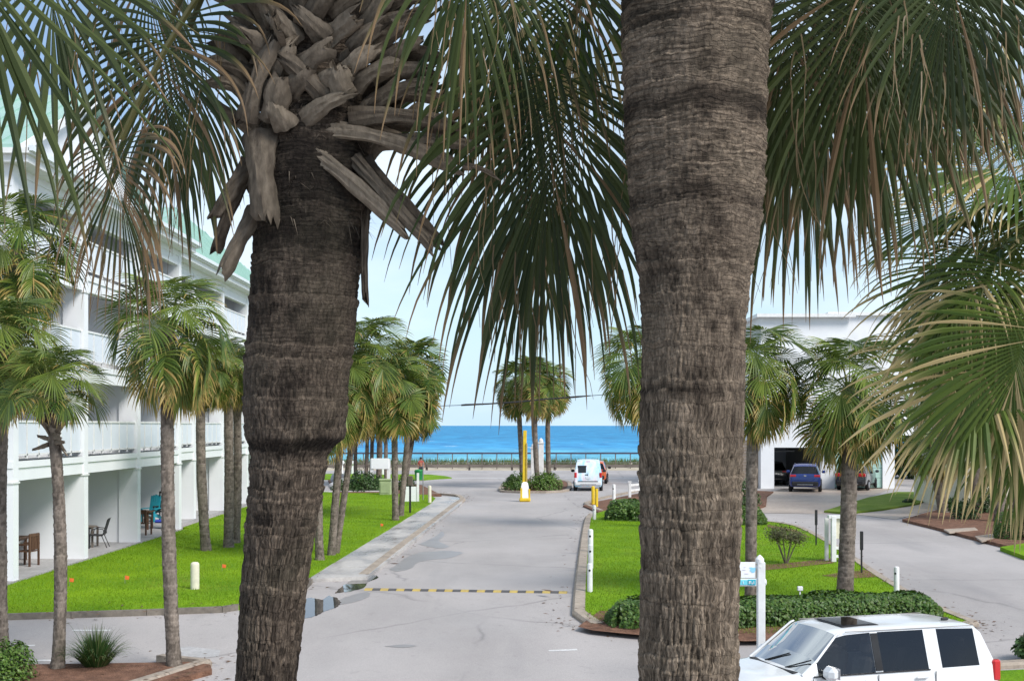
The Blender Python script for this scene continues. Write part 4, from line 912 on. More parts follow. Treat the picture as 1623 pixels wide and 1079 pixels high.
# dead leaf bases of the left palm: start, end in the photo, width, how far each end stands off the trunk's axis towards the camera
straps = [(478, 200, 735, 268, 27, .16, .10, 14), (469, 222, 648, 374, 27, .17, .16, 8), (572, 258, 704, 392, 34, .10, .06, -4), (560, 250, 690, 396, 22, .13, .16, -2), (408, 206, 421, 360, 44, .18, .22, 4), (396, 255, 330, 352, 25, .12, .10, -5), (392, 262, 336, 402, 22, .10, .04, -4), (408, 330, 349, 436, 27, .10, .14, -3), (579, 330, 578, 480, 13, .05, .02, 0),
    (388, 192, 432, 62, 27, .19, .26, 6), (432, 196, 452, 112, 42, .20, .24, 0), (522, 165, 432, 82, 30, .20, .23, 4), (470, 112, 524, 62, 38, .20, .25, 0), (396, 118, 328, 98, 26, .10, .06, 3), (384, 142, 326, 131, 20, .08, .05, 2), (418, 80, 356, 36, 30, .15, .12, 2), (552, 186, 728, 200, 28, .15, .10, 8), (600, 226, 756, 234, 24, .08, .05, 5), (585, 168, 690, 132, 27, .12, .12, 5), (548, 155, 528, 98, 38, .21, .24, 0), (590, 122, 690, 112, 26, .10, .08, 5),
    (515, 62, 466, 12, 32, .20, .22, 0), (556, 80, 612, 32, 30, .17, .2, 0), (600, 100, 672, 60, 27, .10, .1, 4), (440, 40, 400, -30, 30, .17, .22, 0), (490, 30, 540, -40, 32, .20, .25, 0), (400, 40, 350, -20, 28, .1, .1, 3), (580, 40, 640, -30, 28, .12, .14, 4), (455, 150, 500, 105, 34, .2, .23, 0), (480, 190, 560, 150, 28, .19, .22, 3), (400, 170, 345, 100, 24, .09, .05, 4), (540, 120, 600, 70, 30, .18, .2, 2), (430, 120, 470, 60, 30, .19, .22, 0), (735, 262, 788, 281, 8, .10, .11, 2), (380, 60, 340, 60, 22, .08, .06, 2), (520, 20, 590, -20, 30, .16, .18, 2),
    (600, 195, 745, 222, 24, .02, -.02, 8), (590, 150, 720, 165, 26, .04, .02, 8), (580, 200, 660, 250, 30, .05, .0, 2), (440, 230, 395, 300, 26, .13, .1, 0), (560, 130, 640, 100, 28, .16, .17, 3), (585, 90, 700, 84, 26, .05, .03, 5), (420, 160, 372, 190, 24, .1, .07, 2), (455, 205, 430, 160, 34, .2, .23, 0), (500, 130, 560, 108, 32, .2, .23, 2), (470, 70, 430, 20, 32, .19, .22, 0), (570, 60, 660, 20, 28, .1, .1, 3), (590, 20, 690, -10, 26, .06, .06, 3), (400, 90, 345, 70, 26, .06, .02, 2)]
for i, (ax, ay, ex, ey, wp, o0, o1, bowp) in enumerate(straps):
    a, c = P(ax, ay, YL - o0), P(ex, ey, YL - o1); pts = []
    for k in range(8):
        u = k / 7; p = a.lerp(c, u); p.z += bowp / F * YL * 4 * u * (1 - u); p.y -= 0.03 * math.sin(u * 3.0); pts.append(p)
    b = MB(); wd = wp / F * YL; dn = (c - a).normalized(); on = Vector((0.15 * random.uniform(-1, 1), -1, 0.35 * random.uniform(-0.4, 1)))
    strap(b, pts, wd * 0.98, wd * random.uniform(0.75, 0.95), 0.014, on, random.uniform(0.2, 0.75), random.uniform(0.4, 0.9)); b.build('leaf_base', 'boot', lp, smooth=50)
rs = random.Random(5)
for i in range(60):   # the rest of the collar, spiralling round the head
    a_ = i * 2.39996; z = lz(250, YL) + (lz(-170, YL) - lz(250, YL)) * i / 60; x, y = pathL(z); rr = radL(z) * 0.96
    o_ = Vector((math.cos(a_), math.sin(a_), 0)); 
    if o_.y < -0.55 and i < 14: continue
    tl = Vector((-o_.y, o_.x, 0)) * rs.choice((-1, 1)) * rs.uniform(0.3, 0.8); p0 = Vector((x, y, z)) + o_ * rr; up = rs.uniform(0.3, 1.0)
    L_ = rs.uniform(0.16, 0.30); dv = (o_ * 0.55 + tl + ZUP * up).normalized()
    b = MB(); strap(b, [p0 + dv * L_ * q + o_ * 0.05 * q * q for q in (0, .25, .5, .75, 1)], 0.085, 0.06, 0.014, o_, rs.uniform(0.2, 0.7)); b.build('leaf_base', 'boot', lp, smooth=50)
# torn brown fibre where the lowest bases leave the trunk
b = MB()
for i in range(420):
    a_ = rs.uniform(0, 6.283); z = lz(rs.choice((205, 230, 350, 300, 180, 120)) + rs.uniform(-18, 18), YL); x, y = pathL(z); o_ = Vector((math.cos(a_), math.sin(a_), 0)); p = Vector((x, y, z)) + o_ * radL(z); d = (o_ + Vector((rs.uniform(-1, 1), rs.uniform(-1, 1), rs.uniform(-1.2, .8)))).normalized(); ln = rs.uniform(0.02, 0.07); s_ = d.cross(ZUP).normalized() * 0.0022
    b.add([p - s_, p + s_, p + d * ln + Vector((0, 0, -0.3 * ln))], [(0, 1, 2)], (rs.uniform(0.1, 0.5), 0))
b.build('fibre', 'boot', lp)['kind'] = 'stuff'

heartL = Vector((*pathL(lz(-150, YL)), lz(-150, YL))); heartR = Vector((*pathR(lz(-190, YR)), lz(-190, YR)))
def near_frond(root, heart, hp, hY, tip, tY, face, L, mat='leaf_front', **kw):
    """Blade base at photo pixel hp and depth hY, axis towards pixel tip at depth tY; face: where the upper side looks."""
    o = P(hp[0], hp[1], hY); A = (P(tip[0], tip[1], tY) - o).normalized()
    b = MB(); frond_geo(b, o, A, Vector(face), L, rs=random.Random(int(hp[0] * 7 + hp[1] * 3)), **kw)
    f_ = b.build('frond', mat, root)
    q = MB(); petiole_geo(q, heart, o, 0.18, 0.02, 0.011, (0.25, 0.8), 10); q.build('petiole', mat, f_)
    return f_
K = dict(nseg=46, steps=14, threads=0.55, kink=0.22, wmul=0.74, tipdroop=2.6, recurve=0.9)
# hanging to the left of the left palm
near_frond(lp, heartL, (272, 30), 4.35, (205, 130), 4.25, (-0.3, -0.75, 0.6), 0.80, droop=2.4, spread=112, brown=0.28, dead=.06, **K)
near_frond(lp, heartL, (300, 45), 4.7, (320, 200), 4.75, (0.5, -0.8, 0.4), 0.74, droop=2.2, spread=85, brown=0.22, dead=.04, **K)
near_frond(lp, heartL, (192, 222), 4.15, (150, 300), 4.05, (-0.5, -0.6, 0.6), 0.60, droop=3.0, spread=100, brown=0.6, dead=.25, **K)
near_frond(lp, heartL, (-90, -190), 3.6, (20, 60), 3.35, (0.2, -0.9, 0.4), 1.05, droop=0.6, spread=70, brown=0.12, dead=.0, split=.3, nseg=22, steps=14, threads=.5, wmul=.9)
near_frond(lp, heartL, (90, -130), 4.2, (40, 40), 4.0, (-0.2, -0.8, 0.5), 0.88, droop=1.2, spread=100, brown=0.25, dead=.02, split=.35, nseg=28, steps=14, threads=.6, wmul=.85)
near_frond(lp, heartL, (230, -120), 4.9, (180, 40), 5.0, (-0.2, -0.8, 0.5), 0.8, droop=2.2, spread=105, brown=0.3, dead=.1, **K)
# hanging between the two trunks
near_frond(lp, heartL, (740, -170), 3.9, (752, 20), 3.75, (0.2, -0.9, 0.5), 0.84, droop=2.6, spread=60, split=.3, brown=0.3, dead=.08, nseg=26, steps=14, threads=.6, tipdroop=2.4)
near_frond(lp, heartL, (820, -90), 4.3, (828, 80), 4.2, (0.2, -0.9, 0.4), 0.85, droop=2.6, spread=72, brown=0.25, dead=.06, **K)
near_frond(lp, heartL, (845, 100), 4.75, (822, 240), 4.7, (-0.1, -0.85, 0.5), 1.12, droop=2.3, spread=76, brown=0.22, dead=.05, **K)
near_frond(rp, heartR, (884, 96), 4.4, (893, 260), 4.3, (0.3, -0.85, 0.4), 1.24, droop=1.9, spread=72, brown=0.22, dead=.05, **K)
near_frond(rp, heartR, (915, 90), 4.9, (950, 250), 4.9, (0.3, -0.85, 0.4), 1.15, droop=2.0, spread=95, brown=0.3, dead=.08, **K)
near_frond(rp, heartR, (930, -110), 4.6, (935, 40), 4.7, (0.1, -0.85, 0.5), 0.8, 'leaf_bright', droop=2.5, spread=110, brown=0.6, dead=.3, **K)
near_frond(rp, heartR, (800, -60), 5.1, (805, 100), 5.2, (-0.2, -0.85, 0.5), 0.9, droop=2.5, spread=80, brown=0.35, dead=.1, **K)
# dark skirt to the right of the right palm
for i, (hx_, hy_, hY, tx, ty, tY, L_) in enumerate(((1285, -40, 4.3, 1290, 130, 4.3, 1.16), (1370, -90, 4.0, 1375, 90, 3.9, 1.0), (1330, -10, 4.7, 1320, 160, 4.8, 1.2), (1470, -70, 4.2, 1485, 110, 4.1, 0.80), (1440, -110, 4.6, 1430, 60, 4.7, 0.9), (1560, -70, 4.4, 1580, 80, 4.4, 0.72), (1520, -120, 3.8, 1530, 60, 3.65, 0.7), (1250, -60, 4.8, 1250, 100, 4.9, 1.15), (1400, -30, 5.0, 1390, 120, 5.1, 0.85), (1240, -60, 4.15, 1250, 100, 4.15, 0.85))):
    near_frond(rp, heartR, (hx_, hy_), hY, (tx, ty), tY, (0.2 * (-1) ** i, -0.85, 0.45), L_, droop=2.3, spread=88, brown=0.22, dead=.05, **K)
# fronds of both crowns out of the picture, so that they shade the trunks as a full crown does
for root, heart, mat_ in ((lp, heartL, 'leaf_front'), (rp, heartR, 'leaf_front')):
    for i in range(16):
        a_ = i * 2.39996 + 0.4; e = R(15 + 60 * ((i * 7) % 16) / 16); d = Vector((math.cos(a_) * math.cos(e), math.sin(a_) * math.cos(e), math.sin(e))); o = heart + d * 0.75 + ZUP * 0.15
        if d.y < -0.35: continue
        b = MB(); frond_geo(b, o, d, Vector((-d.x * d.z, -d.y * d.z, 1 - d.z * d.z)) + Vector((0, 0, .01)), 0.9, 40, 118, 1.0, rs=random.Random(i), steps=9)
        f_ = b.build('frond', mat_, root); q = MB(); petiole_geo(q, heart, o, 0.05, 0.02, 0.011, (0.25, 0.8)); q.build('petiole', mat_, f_)

# ---- bright palm at the right edge, a little further off
YB = 7.6; base = Vector(((1735 - CX) / F * YB, YB, g(YB))); top = P(1735, 470, YB)
bp = palm(base, top, 0.17, 'bright yellow green palm with pale drooping leaf tips at the right edge', seed=61, fronds=16, size=1.05, kit=FR_BRIGHT, boots=14, low=4)
hb = top + Vector((0, 0, 0.25))
KB = dict(nseg=52, steps=12, threads=0.25, dead=.10, mat='leaf_bright')
for hp, hY, tip, tY, fc, L_, dr, br in (((1600, 560), 7.0, (1500, 590), 6.7, (-0.2, -0.55, 0.8), 1.0, 0.9, 0.55), ((1640, 500), 6.7, (1560, 640), 6.4, (-0.3, -0.7, 0.6), 1.05, 1.2, 0.5), ((1560, 405), 7.3, (1470, 420), 7.1, (-0.3, -0.5, 0.8), 0.85, 1.3, 0.4), ((1570, 330), 7.9, (1480, 300), 7.9, (-0.3, -0.4, 0.8), 0.85, 1.0, 0.3), ((1640, 290), 7.2, (1580, 220), 7.0, (-0.4, -0.6, 0.6), 0.9, 0.9, 0.35), ((1580, 480), 8.2, (1500, 500), 8.2, (-0.3, -0.6, 0.7), 0.9, 1.4, 0.45), ((1650, 620), 7.3, (1620, 720), 7.1, (-0.2, -0.9, 0.4), 0.8, 1.2, 0.5), ((1660, 200), 7.6, (1600, 120), 7.6, (-0.4, -0.6, 0.6), 0.9, 0.9, 0.3), ((1620, 420), 7.0, (1540, 480), 6.8, (-0.4, -0.6, 0.7), 0.9, 1.4, 0.5)):
    near_frond(bp, hb, hp, hY, tip, tY, fc, L_ * 1.06, droop=dr * 1.3, spread=98, brown=br * 0.75, tipdroop=2.2, **KB)

# ================================================================== HEDGES, BUSHES
def foliage(mb, n, shape, leaf, rs):
    """n small folded leaves over and inside a shape; shape(rng)->(point, outward)."""
    for i in range(n):
        p, o = shape(rs); o = (o + Vector((rs.uniform(-.7, .7), rs.uniform(-.7, .7), rs.uniform(-.3, .8)))).normalized()
        a = o.cross(Vector((rs.uniform(-1, 1), rs.uniform(-1, 1), rs.uniform(-1, 1))) + Vector((.01, 0, 0))); 
        if a.length < 1e-3: continue
        a.normalize(); c = o.cross(a); l = leaf * rs.uniform(0.65, 1.35); w_ = l * 0.32
        mb.add([p - a * l * .5, p + c * w_ - o * w_ * .3, p + a * l * .5 - o * l * .1, p - c * w_ - o * w_ * .3], [(0, 1, 2), (0, 2, 3)], (0.3 * rs.random() ** 3, rs.random()))
def hedge_line(path_pts, width, height, label, name='hedge', n=9000, leaf=0.075, mat='leaf_hedge', seed=0, cat='hedge'):
    rs = random.Random(seed); pts = resample(path_pts, 0.4); root = thing(name, pts[0], label, cat)
    # woody core, kept well inside the leaves
    b = MB()
    for i in range(2, len(pts) - 2, 1):
        for k in range(3):
            p = pts[i] + Vector((rs.uniform(-.3, .3), rs.uniform(-.3, .3) * width, 0)); b.tube([p, p + Vector((rs.uniform(-.1, .1), rs.uniform(-.15, .15), height * .4)), p + Vector((rs.uniform(-.1, .1), rs.uniform(-.15, .15), height * .7))], [0.015, 0.011, 0.004], 5, tint=(0.4, 0))
    b.build('stems', 'bark_mid', root)
    fb = MB(); m_ = len(pts)
    def shape(r_):
        u = r_.random() * (m_ - 1.001); i = int(u); p = pts[i].lerp(pts[i + 1], u - i); d = (pts[i + 1] - pts[i]).normalized(); s_ = Vector((-d.y, d.x, 0)); a = r_.uniform(-0.15, math.pi + 0.15)
        ends = min(1.0, min(u, m_ - 1 - u) / 1.3 + 0.35); nzv = 0.85 + 0.3 * vnoise(np.array([p.x * 2.1 + a]), np.array([p.y * 2.1]), np.array([a * 1.4]))[0]
        rad = r_.random() ** 0.25; ca, sa = math.cos(a), math.sin(a); ca = math.copysign(abs(ca) ** 0.6, ca); sa = math.copysign(abs(sa) ** 0.6, sa)
        o = s_ * ca * width / 2 + ZUP * max(sa, 0.02) * height
        return p + o * rad * nzv * ends, (s_ * ca + ZUP * sa * 0.9).normalized()
    foliage(fb, n, shape, leaf, rs); fb.build('foliage', mat, root)
    return root
def bush(c, rx, ry, h, label, name='bush', n=2500, leaf=0.08, mat='leaf_bush', seed=0, cat='bush', group=None):
    rs = random.Random(seed); c = Vector(c); root = thing(name, c, label, cat, group)
    b = MB()
    for k in range(9):
        a = rs.random() * 6.28; e = Vector((math.cos(a) * rx * .6, math.sin(a) * ry * .6, h * rs.uniform(.5, .85))); b.tube([c, c + e * 0.5 + Vector((0, 0, .1 * h)), c + e], [0.025, 0.015, 0.006], 5, tint=(0.4, 0))
    b.build('stems', 'bark_mid', root)
    fb = MB(); ph = rs.random() * 9
    def shape(r_):
        a = r_.random() * 6.283; z = r_.random() ** 0.8; q = math.sqrt(max(0, 1 - (z * 0.96) ** 2.4)); nzv = 0.82 + 0.36 * vnoise(np.array([math.cos(a) * 2 + ph]), np.array([math.sin(a) * 2]), np.array([z * 3]))[0]
        rad = r_.random() ** 0.3 * nzv; o = Vector((math.cos(a) * q * rx, math.sin(a) * q * ry, z * h))
        return c + Vector((o.x * rad, o.y * rad, o.z * (0.5 + 0.5 * rad) * nzv)), Vector((math.cos(a) * q, math.sin(a) * q, z + 0.1)).normalized()
    foliage(fb, n, shape, leaf, rs); fb.build('foliage', mat, root)
    return root
hedge_line(gp([(965, 982), (1010, 986), (1095, 986), (1180, 984), (1300, 978), (1400, 972), (1490, 974)], 0.1), 1.55, 0.52, 'long low clipped hedge across the front of the right lawn', n=26000, leaf=0.085, seed=1)
hedge_line(gp([(1155, 830), (1215, 831)], 0.1), 1.2, 0.75, 'short clipped hedge at the corner of the curving drive', n=3000, seed=2, leaf=0.11)
hedge_line(gp([(962, 822), (1000, 823), (1060, 824)], 0.1), 2.0, 0.85, 'green clipped hedge on the far edge of the right lawn', n=6500, seed=3, leaf=0.12)
hedge_line(gp([(1580, 850), (1623, 853), (1700, 856)], 0.12), 1.6, 1.0, 'rounded box hedge on the mulch bank', n=8000, seed=4, leaf=0.08)
bush(G(818, 776, .1), 0.95, 0.95, 1.0, 'round green bush on the island behind the barrier post', 'round_bush', 2600, 0.12, 'leaf_hedge', 5)
bush(G(864, 776, .1), 1.2, 1.0, 1.15, 'wider round green bush on the island under the palms', 'round_bush', 3200, 0.12, 'leaf_hedge', 6)
bush(G(575, 778, .1), 1.2, 0.9, 1.25, 'dark spreading bush beside the white board sign', n=2600, leaf=0.13, seed=7)
bush(G(548, 778, .1), 0.9, 0.8, 0.75, 'low dark bush among the pale rocks', n=1500, leaf=0.13, seed=8)
bush(G(600, 776, .1), 0.8, 0.7, 0.8, 'low green bush under the white board', n=1500, leaf=0.13, seed=9)
bush(G(643, 776, .1), 0.6, 0.5, 0.9, 'small dark bush behind the brown box on a post', n=1200, leaf=0.12, seed=10)
bush(G(8, 1076, .1), 0.52, 0.5, 0.72, 'clipped dark green bush at the edge of the mulch island', 'clipped_bush', 3600, 0.06, 'leaf_hedge', 11)
bush(G(1180, 799, .1), 0.9, 0.8, 1.2, 'dark bush against the tan boarded fence', n=1500, leaf=0.12, seed=12)
bush(G(1530, 822, .1), 0.6, 0.6, 0.8, 'green bush on the mulch bank between palm trunks', n=1500, leaf=0.1, seed=13)
bush(G(1560, 812, .1), 0.8, 0.8, 1.3, 'taller loose bush behind the mulch bank', n=1800, leaf=0.1, seed=14)
bush(G(1510, 812, .1), 0.45, 0.45, 0.7, 'dark small bush beside the crooked palm', n=1100, leaf=0.1, seed=15)
bush(G(1642, 1040, .1), 0.45, 0.4, 0.45, 'leafy plant at the edge of the grass behind the white car', n=700, leaf=0.14, seed=16, mat='leaf_bush')
bush(G(1440, 796, .1), 0.35, 0.3, 0.2, 'small grey green plant on the grass verge', n=300, leaf=0.1, seed=17)
for i, (px, py, rx_, h_) in enumerate(((1450, 757, 4.0, 5.0), (1520, 759, 4.5, 6.2), (1600, 760, 5.0, 5.4), (1690, 760, 5.0, 6.5))):
    bush(G(px, py), rx_, 2.5, h_, 'broad dark evergreen shrub screening the beach road beyond the mulch bank', 'evergreen_shrub', 3000, 0.4, 'leaf_bush', 80 + i, group='evergreen screen')
# crape myrtle: several bare stems under a flat dark crown
c = G(1246, 893, .1); root = thing('small_tree', c, 'small many-stemmed ornamental tree with a flat dark crown on the mulch strip', 'tree'); rs = random.Random(4)
b = MB(); tips = []
for k in range(9):
    a = k * 0.7 + rs.random() * .3; e = c + Vector((math.cos(a) * .38, math.sin(a) * .38, rs.uniform(.75, .95))); m_ = c.lerp(e, .5) + Vector((math.cos(a) * .02, 0, .04)); b.tube([c + Vector((math.cos(a) * .03, math.sin(a) * .03, 0)), m_, e], [0.02, 0.014, 0.006], 6, tint=(0.7, 0)); tips.append(e)
    for j in range(3): q = m_.lerp(e, .5); b.tube([q, q + Vector((rs.uniform(-.2, .2), rs.uniform(-.2, .2), .3))], [0.009, 0.004], 5, tint=(0.6, 0))
b.build('stems', 'bark_mid', root)
fb = MB()
def shp(r_):
    e = r_.choice(tips); p = e + Vector((r_.gauss(0, .13), r_.gauss(0, .12), r_.gauss(0.02, .10))); return p, (p - c).normalized()
foliage(fb, 2600, shp, 0.06, rs); fb.build('crown', 'leaf_myrtle', root)
# ornamental grass clump on the lower left island
c = G(152, 1054, .1); root = thing('grass_clump', c, 'dark green ornamental grass clump on the mulch island', 'plant'); fb = MB(); rs = random.Random(6)
for i in range(620):
    a = rs.random() * 6.283; L_ = rs.uniform(.45, .8) * (1.3 if i % 40 == 0 else 1); out_ = rs.random() ** .7; p = c + Vector((math.cos(a) * .22 * out_, math.sin(a) * .22 * out_, 0)); d = Vector((math.cos(a) * out_ * .9, math.sin(a) * out_ * .9, 1.0)).normalized(); s_ = Vector((-math.sin(a), math.cos(a), 0)); vs = []; m_ = 5
    for k in range(m_ + 1):
        w_ = 0.011 * (1 - (k / m_) ** 1.5) + 0.0008; vs += [p - s_ * w_, p + s_ * w_]; p = p + d * L_ / m_; d = (d - ZUP * 0.28 * out_ * (k + 1) / 2).normalized()
    fb.add(vs, [(2 * k, 2 * k + 1, 2 * k + 3, 2 * k + 2) for k in range(m_)], (0.6 * rs.random() ** 4, rs.random()))
fb.build('blades', 'grass_dark', root)
for i, (px, py, s_) in enumerate(((536, 764, .55), (545, 772, .5), (530, 775, .4))):
    c = G(px, py, .1); b = MB(); rs = random.Random(i); vs = []; 
    bm = bmesh.new(); bmesh.ops.create_icosphere(bm, subdivisions=3, radius=s_)
    for q in bm.verts: q.co *= 0.8 + 0.4 * vnoise(np.array([q.co.x * 3 + i * 9]), np.array([q.co.y * 3]), np.array([q.co.z * 3]))[0]; q.co.z = q.co.z * .75 + s_ * .5; q.co += c
    me = bpy.data.meshes.new('boulder'); bm.to_mesh(me); bm.free(); me.materials.append(MATS['rock']); tag(link('boulder', me), ['pale grey boulder, tallest of those in the planting bed', 'pale grey boulder in the middle of the planting bed heap', 'small pale boulder at the near side of the bed heap'][i], 'rock', 'rocks in the planting bed')

# dry leaves and frond scraps blown along the kerbs
fb = MB(); rs = random.Random(77); lines = [rk, dk, kl, lk, il]
for i in range(900):
    ln_ = rs.choice(lines); k = rs.randrange(len(ln_) - 1); q = ln_[k].lerp(ln_[k + 1], rs.random()); q = Vector((q.x + rs.gauss(0, .35), q.y + rs.gauss(0, .45), 0)); q.z = g(q.y) + (.012 if i % 2 else .16)
    a = rs.random() * 6.283; l = rs.uniform(.03, .09) * (2.5 if i % 25 == 0 else 1); w_ = l * rs.uniform(.12, .4); d = Vector((math.cos(a), math.sin(a), rs.uniform(-.1, .2))); s_ = Vector((-math.sin(a), math.cos(a), 0))
    fb.add([q - d * l, q + s_ * w_ + ZUP * .01, q + d * l, q - s_ * w_], [(0, 1, 2), (0, 2, 3)], (rs.uniform(.55, 1), rs.random()))
tag(fb.build('leaf_litter', 'leaf_myrtle'), 'scattered dry brown leaves lying along the kerbs', 'leaves', None, 'stuff')

# ================================================================== POSTS, SIGNS, SMALL THINGS
def bollard(px, py, hpx, label, wpx=None, mat='white_paint', group=None, hole=True, r=None, name='bollard'):
    p = G(px, py, .1); h = hpx / F * p.y; r = r or (wpx / 2 / F * p.y)
    root = thing(name, p, label, 'post', group)
    b = MB(); b.lathe(p, [(r, -.05), (r, h - r * .7), (r * .92, h - r * .3), (r * .6, h - .005), (r * .1, h)], 14); b.build('post', mat, root, smooth=40)
    if hole:
        q = MB(); d = Vector((-p.x * .1, -1, 0)).normalized(); ce = p + Vector((0, 0, h - r * 2.6)); q.tube([ce + d * r * .8, ce + d * r * 1.08], r * .42, 10); q.build('reflector', 'black_plastic', root)
    return root
for px, py, hp, LB in ((935, 937, 45, 'white post on the lawn edge level with the end of the speed hump'), (936, 900, 38, 'middle white post of the three along the main road lawn edge'), (936, 874, 36, 'white post furthest from the speed hump of the three along the lawn edge')): bollard(px, py, hp, LB, 8.5, group='posts along the right lawn')
bollard(942, 823, 23, 'white post standing alone in front of the two yellow posts', 5.5)
bollard(973, 798, 31, 'white post at the end of the low white rail', 5.5)
bollard(1421, 945, 48, 'white post with a dark reflector beside the curving drive', 8.5)
bollard(309, 934, 44, 'cream post standing on the lawn in front of the patios', 14, 'cream', hole=False)
bollard(681, 797, 28, 'cream post at the corner of the wet pavement', 5.5, 'cream', hole=False)
bollard(504, 836, 30, 'cream post on the lawn behind the pale trunked palm', 5, 'cream', hole=False)
bollard(940, 798, 28, 'taller yellow post in the mulch point', 5.5, 'yellow_paint', hole=False)
bollard(945.5, 802, 28, 'shorter yellow post in the mulch point', 5, 'yellow_paint', hole=False)
for px, py, hp in ((541, 751, 22), (559, 752, 22), (599.5, 753, 22), (607, 753, 22)):
    p = G(px, py, 0); h = hp / F * p.y; b = thing('lamp_bollard', p, 'squat white globe topped post beyond the planting bed', 'post', 'globe posts by the beach road')
    q = MB(); q.lathe(p, [(.18, 0), (.15, h * .6), (.12, h * .66)], 12); q.build('post', 'white_paint', b, smooth=40); q = MB(); q.lathe(p, [(.12, h * .66), (.27, h * .76), (.28, h * .86), (.18, h * .97), (.03, h)], 12); q.build('globe', 'white_paint', b, smooth=60)
# low white rail
pr = G(1004, 788, .1); root = thing('white_rail', pr, 'low white post and rail fence above the mulch point', 'fence'); hh = 24 / F * pr.y
a, c = G(998, 788, .1), G(1060, 780, .1)
for k in range(5):
    p = a.lerp(c, k / 4); q = MB(); q.box(p + Vector((0, 0, hh / 2)), (.16, .16, hh), bev=.02); q.box(p + Vector((0, 0, hh + .03)), (.2, .2, .06)); q.build('post', 'white_paint', root)
d = (c - a); rz = math.atan2(d.y, d.x)
for z in (.45, .8): q = MB(); q.box((a + c) / 2 + Vector((0, 0, hh * z)), (d.length, .05, .12), rotm(rz)); q.build('rail', 'white_paint', root)
# raised barrier: white housing with yellow base, yellow arm upright
p = G(832, 794.5); root = thing('barrier_gate', p, 'yellow barrier arm raised upright on a white housing', 'barrier')
h1 = 31 / F * p.y; q = MB(); q.box(p + Vector((0, 0, .11)), (.62, .55, .2), bev=.05); q.build('base', 'yellow_paint', root)
q = MB()
for s_ in (0,):
    w0, w1 = .26, .2; vs = []
    for z, w_ in ((.2, w0), (h1 * .8, w1), (h1 * .95, w1 * .8), (h1, w1 * .4)): vs += [p + Vector((x * w_, y * w_ * .8, z)) for x, y in ((-1, -1), (1, -1), (1, 1), (-1, 1))]
    q.add(vs, [(i * 4 + k, i * 4 + (k + 1) % 4, i * 4 + 4 + (k + 1) % 4, i * 4 + 4 + k) for i in range(3) for k in range(4)] + [(12, 13, 14, 15)])
q.build('housing', 'sign_white', root)
q = MB(); q.box(p + Vector((-.2, -.22, h1 * .45)), (.1, .03, h1 * .5)); q.build('side_guard', 'yellow_paint', root); q = MB(); q.box(p + Vector((.24, -.16, h1 * .4)), (.09, .1, h1 * .5)); q.build('side_guard', 'yellow_paint', root)
za = lz(682, p.y); q = MB(); q.box(p + Vector((-.02, .05, h1 * .7 + (za - h1 * .7) / 2)), (.2, .1, za - h1 * .7), rotm(y=R(.8)), bev=.02); q.build('arm', 'yellow_paint', root)
q = MB(); q.box(p + Vector((.10, .0, h1 * .7 + (za - h1 * .7) / 2 - .3)), (.07, .12, za - h1 * .7 - .8)); q.build('arm_edge', 'hump_yellow', root)
# white twin pillars behind the island
p = G(850, 766); root = thing('entrance_pillar', p, 'pair of joined white pillars behind the island palms', 'pillar')
for px, py0 in ((845.5, 706), (857.5, 698)):
    Yp = p.y; x = (px - CX) / F * Yp; zt_ = lz(py0, Yp); q = MB(); q.box((x, Yp, zt_ / 2 - .1), (.38, .38, zt_ - .2), bev=.02); q.box((x, Yp, zt_ - .16), (.46, .46, .1)); q.lathe((x, Yp, zt_ - .11), [(.14, 0), (.17, .12), (.1, .22), (.02, .3)], 10); q.build('pillar', 'white_paint', root)
q = MB(); q.box(((851.5 - CX) / F * p.y, p.y, lz(738, p.y) / 2 + .3), (.3, .12, 1.6)); q.build('panel', 'white_paint', root)
# white board on two legs
p = G(602, 776, .1); Yp = p.y; root = thing('notice_board', p, 'blank white board on two white legs in the planting bed', 'sign')
for px in (589.5, 616): q = MB(); q.box(((px - CX) / F * Yp, Yp, lz(727, Yp) / 2 + .05), (.2, .2, lz(727, Yp) - .1)); q.build('leg', 'white_paint', root)
q = MB(); q.box(((602.5 - CX) / F * Yp, Yp - .12, (lz(726, Yp) + lz(743, Yp)) / 2), (28 / F * Yp, .06, 17 / F * Yp), bev=.01); q.build('board', 'sign_white', root)
# utility box
p = G(611, 784, .1); root = thing('utility_box', p, 'pale green utility cabinet beside the white board', 'utility box'); q = MB(); q.box(p + Vector((0, 0, .42)), (.68, .6, .86), bev=.04); q.build('cabinet', 'box_green', root); q = MB(); q.box(p + Vector((0, 0, .9)), (.76, .68, .1), bev=.03); q.build('lid', 'box_green', root); q = MB(); q.box(p + Vector((0, -.31, .42)), (.5, .03, .6)); q.build('door', 'box_green', root)
# brown box on a post, low white panels, thin post
p = G(650, 813, .1); root = thing('post_box', p, 'brown box on a dark post beside the pavement', 'box'); hq = 58 / F * p.y
q = MB(); q.box(p + Vector((0, 0, hq / 2)), (.09, .09, hq)); q.build('post', 'black_metal', root); q = MB(); q.box(p + Vector((0, -.05, hq - .2)), (.26, .2, .46), bev=.03); q.build('box', 'brown_metal', root)
p = G(650, 795, .1); root = thing('low_panel', p, 'low white panel between posts behind the brown box', 'panel'); q = MB(); q.box(p + Vector((0, 0, .42)), (.7, .06, .8)); q.build('panel', 'sign_white', root)
for x, h_ in ((-.38, .9), (.42, 1.55)): q = MB(); q.box(p + Vector((x, 0, h_ / 2)), (.12, .12, h_)); q.build('post', 'white_paint', root)
p = G(670.5, 793, .1); b = MB(); b.tube([p, p + Vector((0, 0, 2.1))], .03, 8); q = b.build('sign_post', 'grey_metal'); tag(q, 'thin bare metal post by the pavement corner', 'post')
